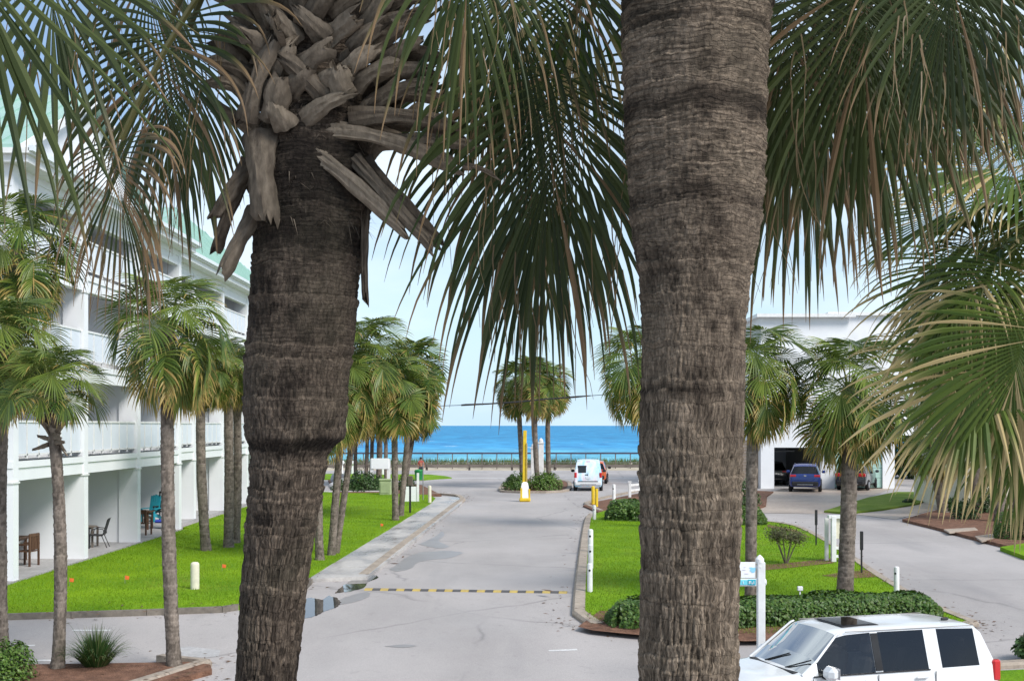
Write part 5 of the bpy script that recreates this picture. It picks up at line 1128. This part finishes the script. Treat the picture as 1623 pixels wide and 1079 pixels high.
# dark marker stakes by the drive
for px, py, h_, lab in ((1293.5, 864, 56, 'black stake marker beside the far bend of the drive'), (1365.5, 908, 66, 'black stake marker in the mulch beside the leaning palm')):
    p = G(px, py, .1); h_ = h_ / F * p.y; root = thing('marker_stake', p, lab, 'post'); q = MB(); q.box(p + Vector((0, 0, h_ / 2)), (.045, .03, h_)); q.build('stake', 'black_metal', root); q = MB(); q.box(p + Vector((0, -.01, h_ - .25)), (.085, .06, .52), bev=.01); q.build('head', 'black_metal', root)
# white framed cream sign behind the leaning palm
p = G(1321, 890, .1); root = thing('entrance_sign', p, 'white framed cream sign board half hidden by the leaning palm', 'sign'); h_ = 73 / F * p.y; px_ = 1 / F * p.y
q = MB(); q.box(p + Vector((0, 0, h_ / 2)), (.14, .14, h_), bev=.01); q.build('post', 'white_paint', root); q = MB(); q.box(p + Vector((-.12, .35, h_ / 2 - .05)), (.1, .1, h_ - .1)); q.build('post', 'white_paint', root); q = MB(); q.box(p + Vector((.5, .1, h_ / 2)), (.12, .12, h_), bev=.01); q.build('post', 'white_paint', root)
q = MB(); q.box(p + Vector((.25, .06, h_ * .73)), (.38, .05, h_ * .46)); q.build('board', 'cream', root); q = MB(); q.box(p + Vector((.22, .04, h_ - .03)), (.74, .2, .09)); q.build('top_rail', 'white_paint', root)
q = MB(); q.box(p + Vector((.36, .04, h_ * .2)), (.16, .06, .62)); q.box(p + Vector((.2, .04, h_ * .3)), (.26, .05, .08)); q.box(p + Vector((.2, .04, h_ * .12)), (.26, .05, .08)); q.build('bracket', 'white_paint', root)
# street sign
Ys = 22.0; p = P(1206, 1040, Ys); p.z = g(Ys); root = thing('street_sign', p, 'white street sign post with blue and white plates above the parked white car', 'sign'); zt_ = lz(879, Ys); sc_ = Ys / F; x = p.x
q = MB(); q.box((x, Ys, (p.z + zt_ - .12) / 2), (12 * sc_, 12 * sc_, zt_ - .12 - p.z), bev=.01); q.build('post', 'white_paint', root)
q = MB(); xx = x; q.lathe((xx - .02, Ys, zt_ - .26), [(.055, 0), (.07, .03), (.07, .07), (.05, .09), (.05, .1), (.075, .12), (.075, .19), (.045, .23), (.01, .262)], 4 * 4); q.build('finial', 'white_paint', root, smooth=30)
def plate(l, t_, r_, b_, nm, mat, y, parent=root, th=.018): q = MB(); q.box(((((l + r_) / 2) - CX) * sc_, Ys + y, lz((t_ + b_) / 2, Ys)), ((r_ - l) * sc_, th, (b_ - t_) * sc_), bev=.004); return q.build(nm, mat, parent)
p1 = plate(1140, 890, 1197, 915, 'upper_plate', 'sign_white', -.02); p2 = plate(1140, 916, 1212, 928, 'lower_plate', 'sign_white', -.025)
plate(1146, 918, 1184, 926, 'name_band', 'sign_cyan', -.04, p2); plate(1184.5, 917.5, 1197, 926.3, 'name_band', 'sign_teal', -.041, p2)
q = MB()   # pale blue emblem, a winged shape
def em(u, v): return Vector(((u - CX) * sc_, Ys - .034, lz(v, Ys)))
q.prism([em(*k) for k in ((1187, 898.5), (1190, 898), (1193, 899), (1197, 898.5), (1197, 903), (1195.5, 906), (1192, 907), (1190, 905), (1187.5, 903), (1189.5, 901.5))], (0, .006, 0)); q.build('emblem', 'sign_sky', p1, fix=True)
q = MB()
for u, v, w_ in ((1179, 902.2, 5), (1180, 898, 3), (1183, 908, 6)): q.box(em(u, v), (w_ * sc_, .006, .7 * sc_))
q.build('lettering', 'sign_mauve', p1)
q = MB()   # the lower plate's writing is too small to read in the photo: only its strokes
for u, v, w_, h_ in ((1186.5, 922, 1, 4.5), (1188.4, 920.2, 2.6, 1), (1188.6, 922.4, 2.2, 1), (1191, 923.5, 1, 3), (1193.8, 922, .9, 4.4), (1150, 922, 1, 4), (1153, 922, 1, 4), (1157, 922, 1, 4), (1177, 922, .8, 4)): q.box(em(u, v) + Vector((0, -.022, 0)), (w_ * sc_, .006, h_ * sc_))
q.build('lettering', 'sign_white', p2)
q = MB(); q.lathe((0, 0, 0), [(.07, 0), (.07, .03), (.04, .05)], 12); q.v = [tuple(Vector((1211 * 0 + (1210 - CX) * sc_, Ys, lz(922, Ys))) + Vector((v[2], v[0], v[1]))) for v in q.v]; q.build('boss', 'white_paint', root, smooth=40)
# small orange marker flags in the left lawn
for px, py in ((110, 929), (198, 925), (352, 906), (603, 838), (478, 912)):
    p = G(px, py, .12); root = thing('marker_flag', p, 'tiny orange marker flag stuck in the left lawn', 'flag', 'orange flags in the lawn'); q = MB(); q.tube([p - ZUP * .03, p + ZUP * .22], .004, 5); q.build('wire', 'grey_metal', root); q = MB(); q.add([p + Vector((0, 0, .22)), p + Vector((.11, .02, .2)), p + Vector((.1, .01, .11)), p + Vector((0, 0, .12))], [(0, 1, 2, 3)]); q.build('flag', 'orange', root)
p = G(1268, 963, .1); b = MB(); b.box(p + Vector((0, 0, .45)), (.12, .08, .1), bev=.01); b.box(p + Vector((0, 0, .2)), (.03, .03, .42)); tag(b.build('marker_tag', 'sign_white'), 'little white tag standing at the back of the long hedge', 'marker')
# overhead cable with a thick sleeve
Yc = 72.0; pts = [P(px, py, Yc) for px, py in ((330, 655), (560, 648), (730, 642), (800, 638.5), (870, 632), (935, 627), (1060, 618), (1222, 606))]
root = thing('overhead_cable', pts[0], 'black overhead cable with a thick sleeve strung across the road', 'cable'); q = MB(); q.tube(pts, .018, 6); q.build('wire', 'black_metal', root)
q = MB(); q.tube([P(731, 642, Yc), P(738, 641.4, Yc), P(775, 639.8, Yc), P(822, 636.6, Yc), P(870, 632, Yc), P(914, 628.7, Yc), P(936, 626.9, Yc)], [.05, .06, .045, .05, .045, .06, .03], 8); q.build('sleeve', 'black_plastic', root)

# ================================================================== PATIO FURNITURE
def wood_chair(c, rz, label, mat='wood_brown', name='patio_chair', hb=.92, group=None):
    root = thing(name, c, label, 'chair', group, rz, True)
    for x in (-.24, .24):
        q = MB(); q.box((x, -.22, .21), (.05, .05, .62 - .2)); q.build('leg', mat, root); q = MB(); q.box((x, .22, hb / 2), (.05, .05, hb)); q.build('leg', mat, root); q = MB(); q.box((x, 0, .64), (.06, .5, .04)); q.box((x, -.22, .53), (.05, .05, .2)); q.build('armrest', mat, root)
    for k in range(5): q = MB(); q.box((0, -.2 + k * .1, .43), (.5, .085, .025)); q.build('seat_slat', mat, root)
    for k in range(6): q = MB(); q.box((-.19 + k * .076, .225, .68), (.045, .02, .42)); q.build('back_slat', mat, root)
    q = MB(); q.box((0, .225, hb - .02), (.5, .035, .09)); q.build('top_rail', mat, root)
    return root
def sling_chair(c, rz, label):
    root = thing('sling_chair', c, label, 'chair', None, rz, True)
    for x in (-.27, .27):
        q = MB(); q.tube([(x, -.26, 0), (x, -.24, .38), (x, -.2, .6), (x, -.05, .65), (x, .18, .62), (x, .2, .45)], .015, 8); q.build('arm_frame', 'black_metal', root, smooth=60)
        q = MB(); q.tube([(x * .9, -.22, .42), (x * .9, .15, .4), (x * .9, .32, .95)], .014, 8); q.tube([(x * .9, .12, .42), (x * .95, .3, 0)], .014, 8); q.build('side_frame', 'black_metal', root, smooth=60)
    q = MB(); vs = []; pr_ = [(-.24, .44), (-.1, .415), (.12, .41), (.19, .5), (.26, .75), (.33, .97), (.36, .98)]
    for y, z in pr_: vs += [(-.24, y, z), (.24, y, z), (.24, y + .012, z + .012), (-.24, y + .012, z + .012)]
    q.add(vs, [(i * 4 + k, i * 4 + (k + 1) % 4, i * 4 + 4 + (k + 1) % 4, i * 4 + 4 + k) for i in range(6) for k in range(4)] + [(3, 2, 1, 0), (24, 25, 26, 27)]); q.build('sling', 'sling', root)
    return root
def table(c, w_, d, h_, label, mat='wood_brown', round_=False):
    root = thing('patio_table', c, label, 'table', None, 0, True)
    q = MB()
    if round_: q.lathe((0, 0, h_ - .04), [(w_ / 2 - .02, 0), (w_ / 2, .02), (w_ / 2 - .02, .04)], 24); q.build('table_top', mat, root)
    else:
        for k in range(6): q = MB(); q.box((-w_ / 2 + w_ / 6 * (k + .5), 0, h_ - .02), (w_ / 6 - .012, d, .035)); q.build('table_slat', mat, root)
    for x in (-1, 1):
        for y in (-1, 1): q = MB(); q.box((x * w_ * .38, y * d * .38, h_ / 2 - .02), (.06, .06, h_ - .04)); q.build('leg', mat, root)
    if not round_: q = MB(); q.box((0, 0, h_ - .08), (w_ * .8, d * .8, .07)); q.build('apron', mat, root)
    return root
fz = .12
def FP(px, py): return G(px, py, fz)
table(FP(14, 889), 1.0, .9, .74, 'brown slatted wooden table on the first patio')
wood_chair(FP(43, 896), R(-100), 'brown slatted chair turned towards the wooden table, nearer the lawn')
wood_chair(FP(30, 885), R(8), 'brown slatted chair behind the wooden table, against the wall')
sling_chair(FP(157, 867), R(-82), 'black sling chair with curved arms alone by the party wall')
table(FP(138, 866), .7, .7, .7, 'round pale topped table beside the black sling chair', 'wood_grey', True)
wood_chair(FP(133, 868), R(95), 'dark wooden chair behind the round pale table', 'black_plastic')
table(FP(224, 838), .9, .8, .72, 'dark wooden table on the patio with the teal chair', 'wood_brown')
wood_chair(FP(226, 847), R(170), 'dark wooden chair pushed to the table on the teal chair patio', 'wood_brown')
wood_chair(FP(256, 826), R(-20), 'black high slatted chair next to the teal chair', 'black_plastic', hb=1.25)
# adirondack chair
c = FP(241, 826); root = thing('deck_chair', c, 'teal painted deck chair with a tall slatted back', 'chair', None, R(-15), True)
for k in range(5): q = MB(); q.box((-.2 + k * .1, .25, .72), (.085, .025, .85 - abs(k - 2) * .06), rotm(x=R(-14))); q.build('back_slat', 'teal_paint', root)
for k in range(5): q = MB(); q.box((0, -.3 + k * .11, .36 - k * .02), (.54, .09, .025)); q.build('seat_slat', 'teal_paint', root)
for x in (-.3, .3):
    q = MB(); q.box((x, -.05, .56), (.12, .72, .03)); q.build('armrest', 'teal_paint', root); q = MB(); q.box((x, -.33, .27), (.04, .1, .55)); q.build('leg', 'teal_paint', root); q = MB(); q.box((x * .9, 0, .22), (.03, .8, .12), rotm(x=R(-14))); q.build('leg', 'teal_paint', root)
c = FP(252, 828); b = MB(); b.box(c + Vector((.1, 0, .07)), (.5, .4, .12), bev=.05); tag(b.build('towel', 'blue_towel'), 'folded deep blue towel on the floor by the teal chair', 'towel')

# ================================================================== PERSON
def person(p, h_, label):
    root = thing('person', p, label, 'person'); k = h_ / 1.75
    J = {'pel': (0, 0, .95), 'che': (0, .02, 1.25), 'nk': (0, .02, 1.47), 'hd': (0, 0, 1.56), 'ht': (0, 0, 1.7),
         'ls': (-.17, .02, 1.40), 'le': (-.24, 0, 1.13), 'lw': (-.2, -.16, .92), 'lh': (-.19, -.21, .85), 'rs': (.17, .02, 1.40), 're': (.26, .03, 1.14), 'rw': (.27, -.08, .90), 'rh': (.27, -.1, .81),
         'lp': (-.09, 0, .9), 'lk': (-.11, -.09, .5), 'la': (-.1, .04, .09), 'lt': (-.1, -.12, .03), 'rp': (.09, 0, .9), 'rk': (.1, -.02, .5), 'ra': (.11, .12, .1), 'rt': (.11, -.02, .03)}
    rad = {'pel': .15, 'che': .155, 'nk': .06, 'hd': .09, 'ht': .085, 'ls': .065, 'le': .045, 'lw': .033, 'lh': .035, 'rs': .065, 're': .045, 'rw': .033, 'rh': .035, 'lp': .1, 'lk': .065, 'la': .042, 'lt': .035, 'rp': .1, 'rk': .065, 'ra': .042, 'rt': .035}
    E = [('pel', 'che'), ('che', 'nk'), ('nk', 'hd'), ('hd', 'ht'), ('che', 'ls'), ('ls', 'le'), ('le', 'lw'), ('lw', 'lh'), ('che', 'rs'), ('rs', 're'), ('re', 'rw'), ('rw', 'rh'), ('pel', 'lp'), ('lp', 'lk'), ('lk', 'la'), ('la', 'lt'), ('pel', 'rp'), ('rp', 'rk'), ('rk', 'ra'), ('ra', 'rt')]
    def mk(name, keys, edges, grow, mat, rt):
        bm_ = bpy.data.meshes.new(name)
        o = None; ks = list(keys); bm_.from_pydata([tuple(p + Vector(J[q]) * k) for q in ks], [(ks.index(a), ks.index(c_)) for a, c_ in edges], []); bm_.materials.append(MATS[mat]); o = link(name, bm_, root)
        m_ = o.modifiers.new('skin', 'SKIN'); m_.use_smooth_shade = True
        lay = bm_.skin_vertices[0].data if len(bm_.skin_vertices) else None
        for i, q in enumerate(ks):
            lay[i].radius = ((rad[q] + grow) * k,) * 2; lay[i].use_root = (q == rt)
        s_ = o.modifiers.new('sub', 'SUBSURF'); s_.levels = 2; s_.render_levels = 2
        return o
    mk('body', J.keys(), E, 0, 'skin', 'pel')
    mk('shirt', ('pel', 'che', 'nk', 'ls', 'le', 'rs', 're'), [('pel', 'che'), ('che', 'nk'), ('che', 'ls'), ('ls', 'le'), ('che', 'rs'), ('rs', 're')], .022, 'shirt_red', 'che')
    mk('shorts', ('pel', 'lp', 'lk', 'rp', 'rk'), [('pel', 'lp'), ('lp', 'lk'), ('pel', 'rp'), ('rp', 'rk')], .03, 'shorts_dark', 'pel')
    q = MB(); q.lathe(p + Vector((0, .02, 1.6)) * k, [(.1 * k, 0), (.112 * k, .06 * k), (.1 * k, .12 * k), (.05 * k, .17 * k), (.01, .18 * k)], 14); q.build('hair', 'hair', root, smooth=60)
    return root
p = G(667, 757.5, .08); person(p, 33 / F * p.y, 'person in a red top and dark shorts walking by the green bin')
p = G(664, 760, .08); root = thing('green_bin', p, 'small green bin in front of the walking person', 'bin'); q = MB(); q.lathe(p, [(.26, 0), (.34, .62), (.36, .66), (.33, .68)], 14); q.build('tub', 'green_plastic', root, smooth=40); q = MB(); q.lathe(p, [(.35, .68), (.3, .76), (.05, .8)], 14); q.build('lid', 'green_plastic', root, smooth=40)

# ================================================================== VEHICLES
def vehicle(name, label, cat, loc, rz, st, body, side, front, rear, tyre=.34, wheels=(1.4, -1.4), scale=1.0, track=.82, glass_side='glass_dark', glass_front='glass_screen', glass_rear='glass_dark', group=None):
    """st: stations (x, sill z, belt z, belt half width, top z, top half width), tail first. side: glazed station pairs; front, rear: windscreen and rear window pairs."""
    root = thing(name, loc, label, cat, group, rz, True); root.scale = (scale,) * 3
    NR = 8
    def ring(s):
        x, zs, zb, wb, zt, wt = s; dz = zt - zb
        half = [(wb * .90, zs), (wb * .985, zs + .13), (wb, zs + (zb - zs) * .62), (wb * .975, zb), (wt, zt - min(.05, dz * .3)), (wt * .88, zt - .004), (wt * .5, zt + .014), (0, zt + .02)]
        # belt to roof has a slight bow
        return [(x, y, z) for y, z in half] + [(x, -y, z) for y, z in reversed(half[:-1])]
    rings = [ring(s) for s in st]; m_ = 2 * NR - 1
    def faces(sel):
        b = MB(); flat = [v for r_ in rings for v in r_]; b.v = list(flat); 
        b.f = [(i * m_ + k, i * m_ + k + 1, (i + 1) * m_ + k + 1, (i + 1) * m_ + k) for i, k in sel]; return b
    sidek = (3, m_ - 5); topk = tuple(range(4, m_ - 5))
    glazed = set()
    def pane(nm, i, ks, mat, shrink=.0):
        sel = [(i, k) for k in ks]; glazed.update(sel); b = faces(sel); o = b.build(nm, mat, root); 
        bm = bmesh.new(); bm.from_mesh(o.data); bmesh.ops.delete(bm, geom=[v for v in bm.verts if not v.link_faces], context='VERTS'); bm.normal_update()
        for f_ in bm.faces:
            ce = f_.calc_center_median() - Vector((0, 0, .8)); ce.x *= 0.2
            if f_.normal.dot(ce) < 0: f_.normal_flip()
        bm.to_mesh(o.data); bm.free(); o.data.shade_smooth(); return o
    for i in side:
        for k in sidek: pane('side_window', i, (k,), glass_side if not isinstance(glass_side, dict) else glass_side[i])
    for i in front: pane('windscreen', i, topk, glass_front)
    for i in rear: pane('rear_window', i, topk, glass_rear)
    sel = [(i, k) for i in range(len(st) - 1) for k in range(m_ - 1) if (i, k) not in glazed]
    b = faces(sel); n = len(st)
    b.f += [tuple(range(m_ - 1, -1, -1)), tuple(range((n - 1) * m_, n * m_))] + [(i * m_, (i + 1) * m_, (i + 1) * m_ + m_ - 1, i * m_ + m_ - 1) for i in range(n - 1)]
    me = b.mesh('body', body); bm = bmesh.new(); bm.from_mesh(me); bmesh.ops.recalc_face_normals(bm, faces=bm.faces); bm.to_mesh(me); bm.free(); me.shade_smooth(); me.set_sharp_from_angle(angle=R(28))
    link('body', me, root)
    for x in wheels:
        for s_ in (-1, 1):
            q = MB(); q.tube([(x, s_ * (track + .06), tyre + .02), (x, s_ * (track + .135), tyre + .02)], tyre + .07, 22); q.build('wheel_arch', 'black_plastic', root)
            q = MB(); q.lathe((0, 0, 0), [(tyre * .62, -.1), (tyre * .94, -.11), (tyre, -.07), (tyre, .07), (tyre * .94, .11), (tyre * .62, .1)], 24); q.v = [(v[0] + x, v[2] + s_ * (track + .07), v[1] + tyre) for v in q.v]; w_ = q.build('wheel', 'tyre', root, smooth=40, fix=True)
            q = MB(); q.lathe((0, 0, 0), [(tyre * .62, 0), (tyre * .55, .02), (tyre * .2, .012), (tyre * .12, .03)], 20); q.v = [(v[0] + x, s_ * (track + .165 + v[2]), v[1] + tyre) for v in q.v]; q.build('rim', 'rim', w_, smooth=40, fix=True)
    return root
def cb(root, nm, mat, c, d, rot=None, bev=.02):
    q = MB(); q.box(c, d, rot, bev=bev); return q.build(nm, mat, root)

# ---- white parked car, side on, nose to the left
st = [(-2.40, .42, .80, .86, .86, .74), (-2.38, .34, .98, .93, 1.04, .84), (-2.33, .30, 1.10, .95, 1.16, .86), (-2.14, .28, 1.13, .965, 1.70, .74), (-2.06, .28, 1.13, .97, 1.755, .745), (-1.98, .28, 1.13, .97, 1.775, .75), (-1.24, .28, 1.125, .975, 1.80, .755), (-1.12, .28, 1.12, .975, 1.80, .757), (-.98, .28, 1.12, .975, 1.80, .758),
      (-.10, .28, 1.11, .975, 1.80, .757), (.04, .28, 1.11, .975, 1.798, .755), (.50, .28, 1.10, .975, 1.775, .745), (.66, .28, 1.10, .975, 1.74, .735), (1.10, .28, 1.095, .97, 1.36, .862), (1.36, .28, 1.09, .965, 1.16, .89), (1.44, .28, 1.09, .96, 1.14, .88), (1.9, .28, 1.05, .95, 1.115, .80), (2.2, .30, 1.0, .92, 1.06, .76), (2.36, .34, .90, .86, .96, .70), (2.44, .42, .72, .80, .78, .66)]
Yw = 20.0; pw = P(1342, 1000, Yw); pw.z = g(Yw); RZ = R(180 + 17)
SUV = vehicle('parked_car', 'white parked estate car with a sunroof, seen over its roof', 'car', pw, RZ, st, 'car_white', [5, 8, 10, 11, 12], [12, 13], [3], tyre=.37, wheels=(1.4, -1.36), scale=.92, track=.80, glass_side={5: 'glass_dark', 8: 'glass_dark', 10: 'glass_mid', 11: 'glass_mid', 12: 'glass_mid'})
def seats(root, xs, z=.55, mat='interior', wd=.5):
    for x in xs:
        for y in (-.38, .38):
            s_ = cb(root, 'seat', mat, (x, y, z + .05), (.52, wd, .2), bev=.06); cb(s_, 'seat_back', mat, (x - .28, y, z + .42), (.16, wd * .95, .66), rotm(y=R(-12)), bev=.06); cb(s_, 'headrest', mat, (x - .37, y, z + .87), (.11, .28, .2), bev=.05)
seats(SUV, (.25, -.75, -1.6)); cb(SUV, 'dashboard', 'interior', (1.05, 0, .98), (.5, 1.6, .22), bev=.08)
q = MB(); q.tube([(.72 + .06 * math.sin(a), .38 + .19 * math.cos(a), 1.02 + .17 * math.sin(a)) for a in np.linspace(0, 6.283, 20)], .016, 6); q.build('steering_wheel', 'black_plastic', SUV, smooth=60)
cb(SUV, 'cabin_floor', 'interior', (-.5, 0, .5), (3.4, 1.5, .06))
for s_ in (-1, 1):
    mr_ = cb(SUV, 'mirror', 'car_white', (.98, s_ * 1.11, 1.18), (.19, .30, .23), bev=.07); cb(mr_, 'mirror_arm', 'black_plastic', (1.0, s_ * .975, 1.1), (.1, .12, .06)); cb(mr_, 'mirror_glass', 'chrome', (.882, s_ * 1.11, 1.18), (.012, .24, .18), bev=.005)
    for x in (-.82, .16): cb(SUV, 'door_handle', 'car_white', (x, s_ * 1.0, 1.0), (.24, .05, .045), bev=.02)
    cb(SUV, 'tail_lamp', 'lamp_red', (-2.33, s_ * .90, 1.02), (.16, .13, .36), bev=.03)
    cb(SUV, 'headlamp', 'lamp_clear', (2.3, s_ * .72, .86), (.18, .32, .2), bev=.05)
    q = MB(); q.tube([(.60, s_ * .742, 1.755), (.66, s_ * .742, 1.735), (1.10, s_ * .866, 1.345), (1.38, s_ * .895, 1.13)], [.016, .02, .024, .026], 8); q.build('windscreen_pillar', 'car_white', SUV, smooth=60)
    # shut lines of the doors and black pillar trim
    for x in (-1.10, .0, 1.22): cb(SUV, 'shut_line', 'black_plastic', (x, s_ * .973, .72), (.009, .012, .72), bev=0)
    cb(SUV, 'pillar_trim', 'dark_opening', (-.03, s_ * .858, 1.44), (.13, .014, .62), rotm(x=R(s_ * 18)), bev=0)
    cb(SUV, 'window_trim', 'black_plastic', (.1, s_ * .957, 1.112), (2.2, .02, .02), bev=0)
    cb(SUV, 'sill_trim', 'black_plastic', (0, s_ * .95, .36), (2.2, .06, .1), bev=.02)
    cb(SUV, 'rain_gutter', 'shade_screen', (-.75, s_ * .748, 1.775), (2.5, .012, .012), bev=0)
q = MB(); q.box((.02, 0, 1.824), (.62, .84, .012), bev=.004); q.build('sunroof', 'glass_dark', SUV); q = MB(); q.box((.02, 0, 1.816), (.70, .92, .010), bev=.004); q.build('sunroof_seal', 'black_plastic', SUV)
cb(SUV, 'cowl', 'black_plastic', (1.40, 0, 1.135), (.14, 1.5, .05), bev=.01)
for y in (-.35, .35): q = MB(); q.tube([(1.38, y, 1.175), (1.16, y + .45, 1.355)], .012, 5); q.build('wiper', 'black_plastic', SUV)
cb(SUV, 'roof_aerial', 'black_plastic', (-1.75, .3, 1.83), (.16, .05, .05), bev=.02)
cb(SUV, 'grille', 'black_plastic', (2.40, 0, .78), (.06, 1.0, .2)); cb(SUV, 'bumper', 'car_white', (2.40, 0, .5), (.16, 1.6, .26), bev=.06); cb(SUV, 'rear_bumper', 'car_white', (-2.41, 0, .52), (.16, 1.75, .28), bev=.06); cb(SUV, 'licence_plate', 'plate', (-2.46, 0, .82), (.02, .32, .16))

def tailset(root, x, lampz, lampy, lamp, plate_z, bump_z, w_, body, wx=None, low='black_plastic', mir=1.1, mx=.9, mz=1.15):
    for s_ in (-1, 1):
        cb(root, 'tail_lamp', 'lamp_red', (x, s_ * lampy, lampz), lamp, bev=.03)
        cb(root, 'mirror', body, (mx, s_ * mir, mz), (.16, .24, .18), bev=.05)
    cb(root, 'licence_plate', 'plate', (x - .05, 0, plate_z), (.03, .34, .17), bev=.01); cb(root, 'rear_bumper', low, (x - .05, 0, bump_z), (.16, w_, .26), bev=.05); cb(root, 'bumper_strip', 'chrome', (x - .135, 0, bump_z - .06), (.02, w_ * .6, .04), bev=.01)
    if wx: cb(root, 'rear_wiper', 'black_plastic', wx, (.02, .5, .03))
SU = [(-2.2, .42, .78, .84, .84, .74), (-2.17, .36, .98, .9, 1.02, .82), (-2.1, .32, 1.06, .93, 1.10, .84), (-1.86, .3, 1.08, .94, 1.56, .68), (-1.7, .3, 1.08, .94, 1.66, .70), (-1.5, .3, 1.08, .94, 1.69, .71), (-.9, .3, 1.07, .94, 1.71, .715), (-.8, .3, 1.07, .94, 1.71, .715), (.1, .3, 1.05, .94, 1.69, .71), (.45, .3, 1.04, .94, 1.64, .70), (1.15, .3, 1.02, .92, 1.1, .78), (1.9, .32, .95, .88, 1.0, .72), (2.15, .4, .7, .8, .78, .66)]
BL = vehicle('parked_car', 'deep blue car reversed out of the open garage', 'car', G(1274, 779.5, .02) + Vector((0.6, 2.1, 0)), R(90 - 14), SU, 'car_blue', [5, 7], [9], [2], scale=1.02, wheels=(1.32, -1.32))
tailset(BL, -2.12, .99, .72, (.14, .38, .15), .84, .52, 1.6, 'car_blue', (-2.06, .1, 1.16)); seats(BL, (.1, -.9)); cb(BL, 'badge', 'chrome', (-2.18, 0, 1.0), (.02, .14, .1), bev=.01)
for s_ in (-1, 1): cb(BL, 'roof_rail', 'chrome', (-.6, s_ * .62, 1.74), (1.7, .04, .04), bev=.01)
MV = [(-2.5, .4, .8, .9, .86, .8), (-2.47, .34, 1.0, .95, 1.04, .86), (-2.42, .3, 1.06, .97, 1.12, .86), (-2.2, .28, 1.06, .98, 1.62, .74), (-2.05, .28, 1.06, .98, 1.68, .76), (-1.9, .28, 1.06, .98, 1.70, .77), (-1.0, .28, 1.05, .98, 1.73, .78), (-.88, .28, 1.05, .98, 1.73, .78), (.2, .28, 1.03, .98, 1.70, .76), (.55, .28, 1.02, .97, 1.64, .74), (1.45, .28, 1.0, .95, 1.08, .8), (2.1, .3, .9, .9, .96, .74), (2.4, .4, .68, .82, .76, .66)]
DM = vehicle('parked_car', 'dark grey minivan parked at the mint green garage door', 'car', G(1352, 777, .02) + Vector((.9, 2.2, 0)), R(64), MV, 'car_grey', [5, 7], [9], [2], wheels=(1.5, -1.45), scale=1.0, track=.84)
tailset(DM, -2.44, 1.0, .74, (.16, .44, .22), .8, .5, 1.7, 'car_grey', (-2.36, .1, 1.18)); seats(DM, (.3, -.6, -1.5)); cb(DM, 'badge_bar', 'chrome', (-2.5, 0, .93), (.03, .9, .05), bev=.01)
VN = [(-2.1, .40, .8, .86, .86, .80), (-2.08, .32, 1.0, .88, 1.06, .84), (-2.05, .28, 1.10, .89, 1.16, .84), (-1.97, .26, 1.12, .90, 1.72, .76), (-1.92, .26, 1.12, .90, 1.86, .74), (-1.7, .26, 1.12, .90, 1.95, .72), (-.6, .26, 1.12, .90, 1.99, .73), (.3, .26, 1.10, .90, 1.97, .73), (.42, .26, 1.10, .90, 1.95, .73), (.85, .26, 1.08, .9, 1.84, .7), (1.5, .26, 1.04, .88, 1.14, .76), (2.0, .3, .95, .84, 1.0, .7), (2.2, .4, .7, .78, .78, .64)]
VA = vehicle('delivery_van', 'white compact van with a pale blue and pink printed wrap, brake lights on', 'van', G(933, 778) + Vector((.1, 2.0, 0)), R(90 - 4), VN, 'van_wrap', [8], [9], [], wheels=(1.45, -1.35), scale=1.0, track=.76, tyre=.33)
tailset(VA, -2.06, 1.02, .80, (.12, .16, .34), .86, .5, 1.7, 'black_plastic', None, 'car_white', 1.04, 1.05, 1.2)
cb(VA, 'rear_door_window', 'glass_dark', (-2.02, .38, 1.38), (.02, .52, .46), rotm(y=R(6)), bev=.008); cb(VA, 'rear_door_seal', 'black_plastic', (-2.005, .38, 1.38), (.02, .58, .52), rotm(y=R(6)), bev=.008)
cb(VA, 'door_gap', 'black_plastic', (-2.10, 0, .96), (.02, .012, .5), bev=0); cb(VA, 'door_handle', 'black_plastic', (-2.10, .1, 1.05), (.04, .2, .05)); cb(VA, 'step_shadow_bar', 'black_plastic', (-2.19, 0, .63), (.03, 1.3, .05)); cb(VA, 'high_brake_lamp', 'lamp_red', (-1.9, 0, 1.88), (.06, .3, .05))
CP = vehicle('small_car', 'orange compact car beyond the wrapped van', 'car', G(946, 767) + Vector((.0, 2.2, 0)), R(90 - 6), SU, 'car_orange', [5, 7], [9], [2], scale=.95, wheels=(1.32, -1.32))
tailset(CP, -2.12, .99, .72, (.14, .38, .15), .84, .52, 1.6, 'black_plastic'); seats(CP, (.1, -.9))
DK = vehicle('parked_car', 'black car deep inside the open garage', 'car', Vector((hx(1245), hy + 5.5, .06)), R(90), SU, 'car_grey', [5, 7], [9], [2], scale=.95, wheels=(1.32, -1.32))
tailset(DK, -2.12, .99, .72, (.14, .38, .15), .84, .52, 1.6, 'car_grey')
for o in bpy.data.objects:
    if 'local_parts' in o: del o['local_parts']
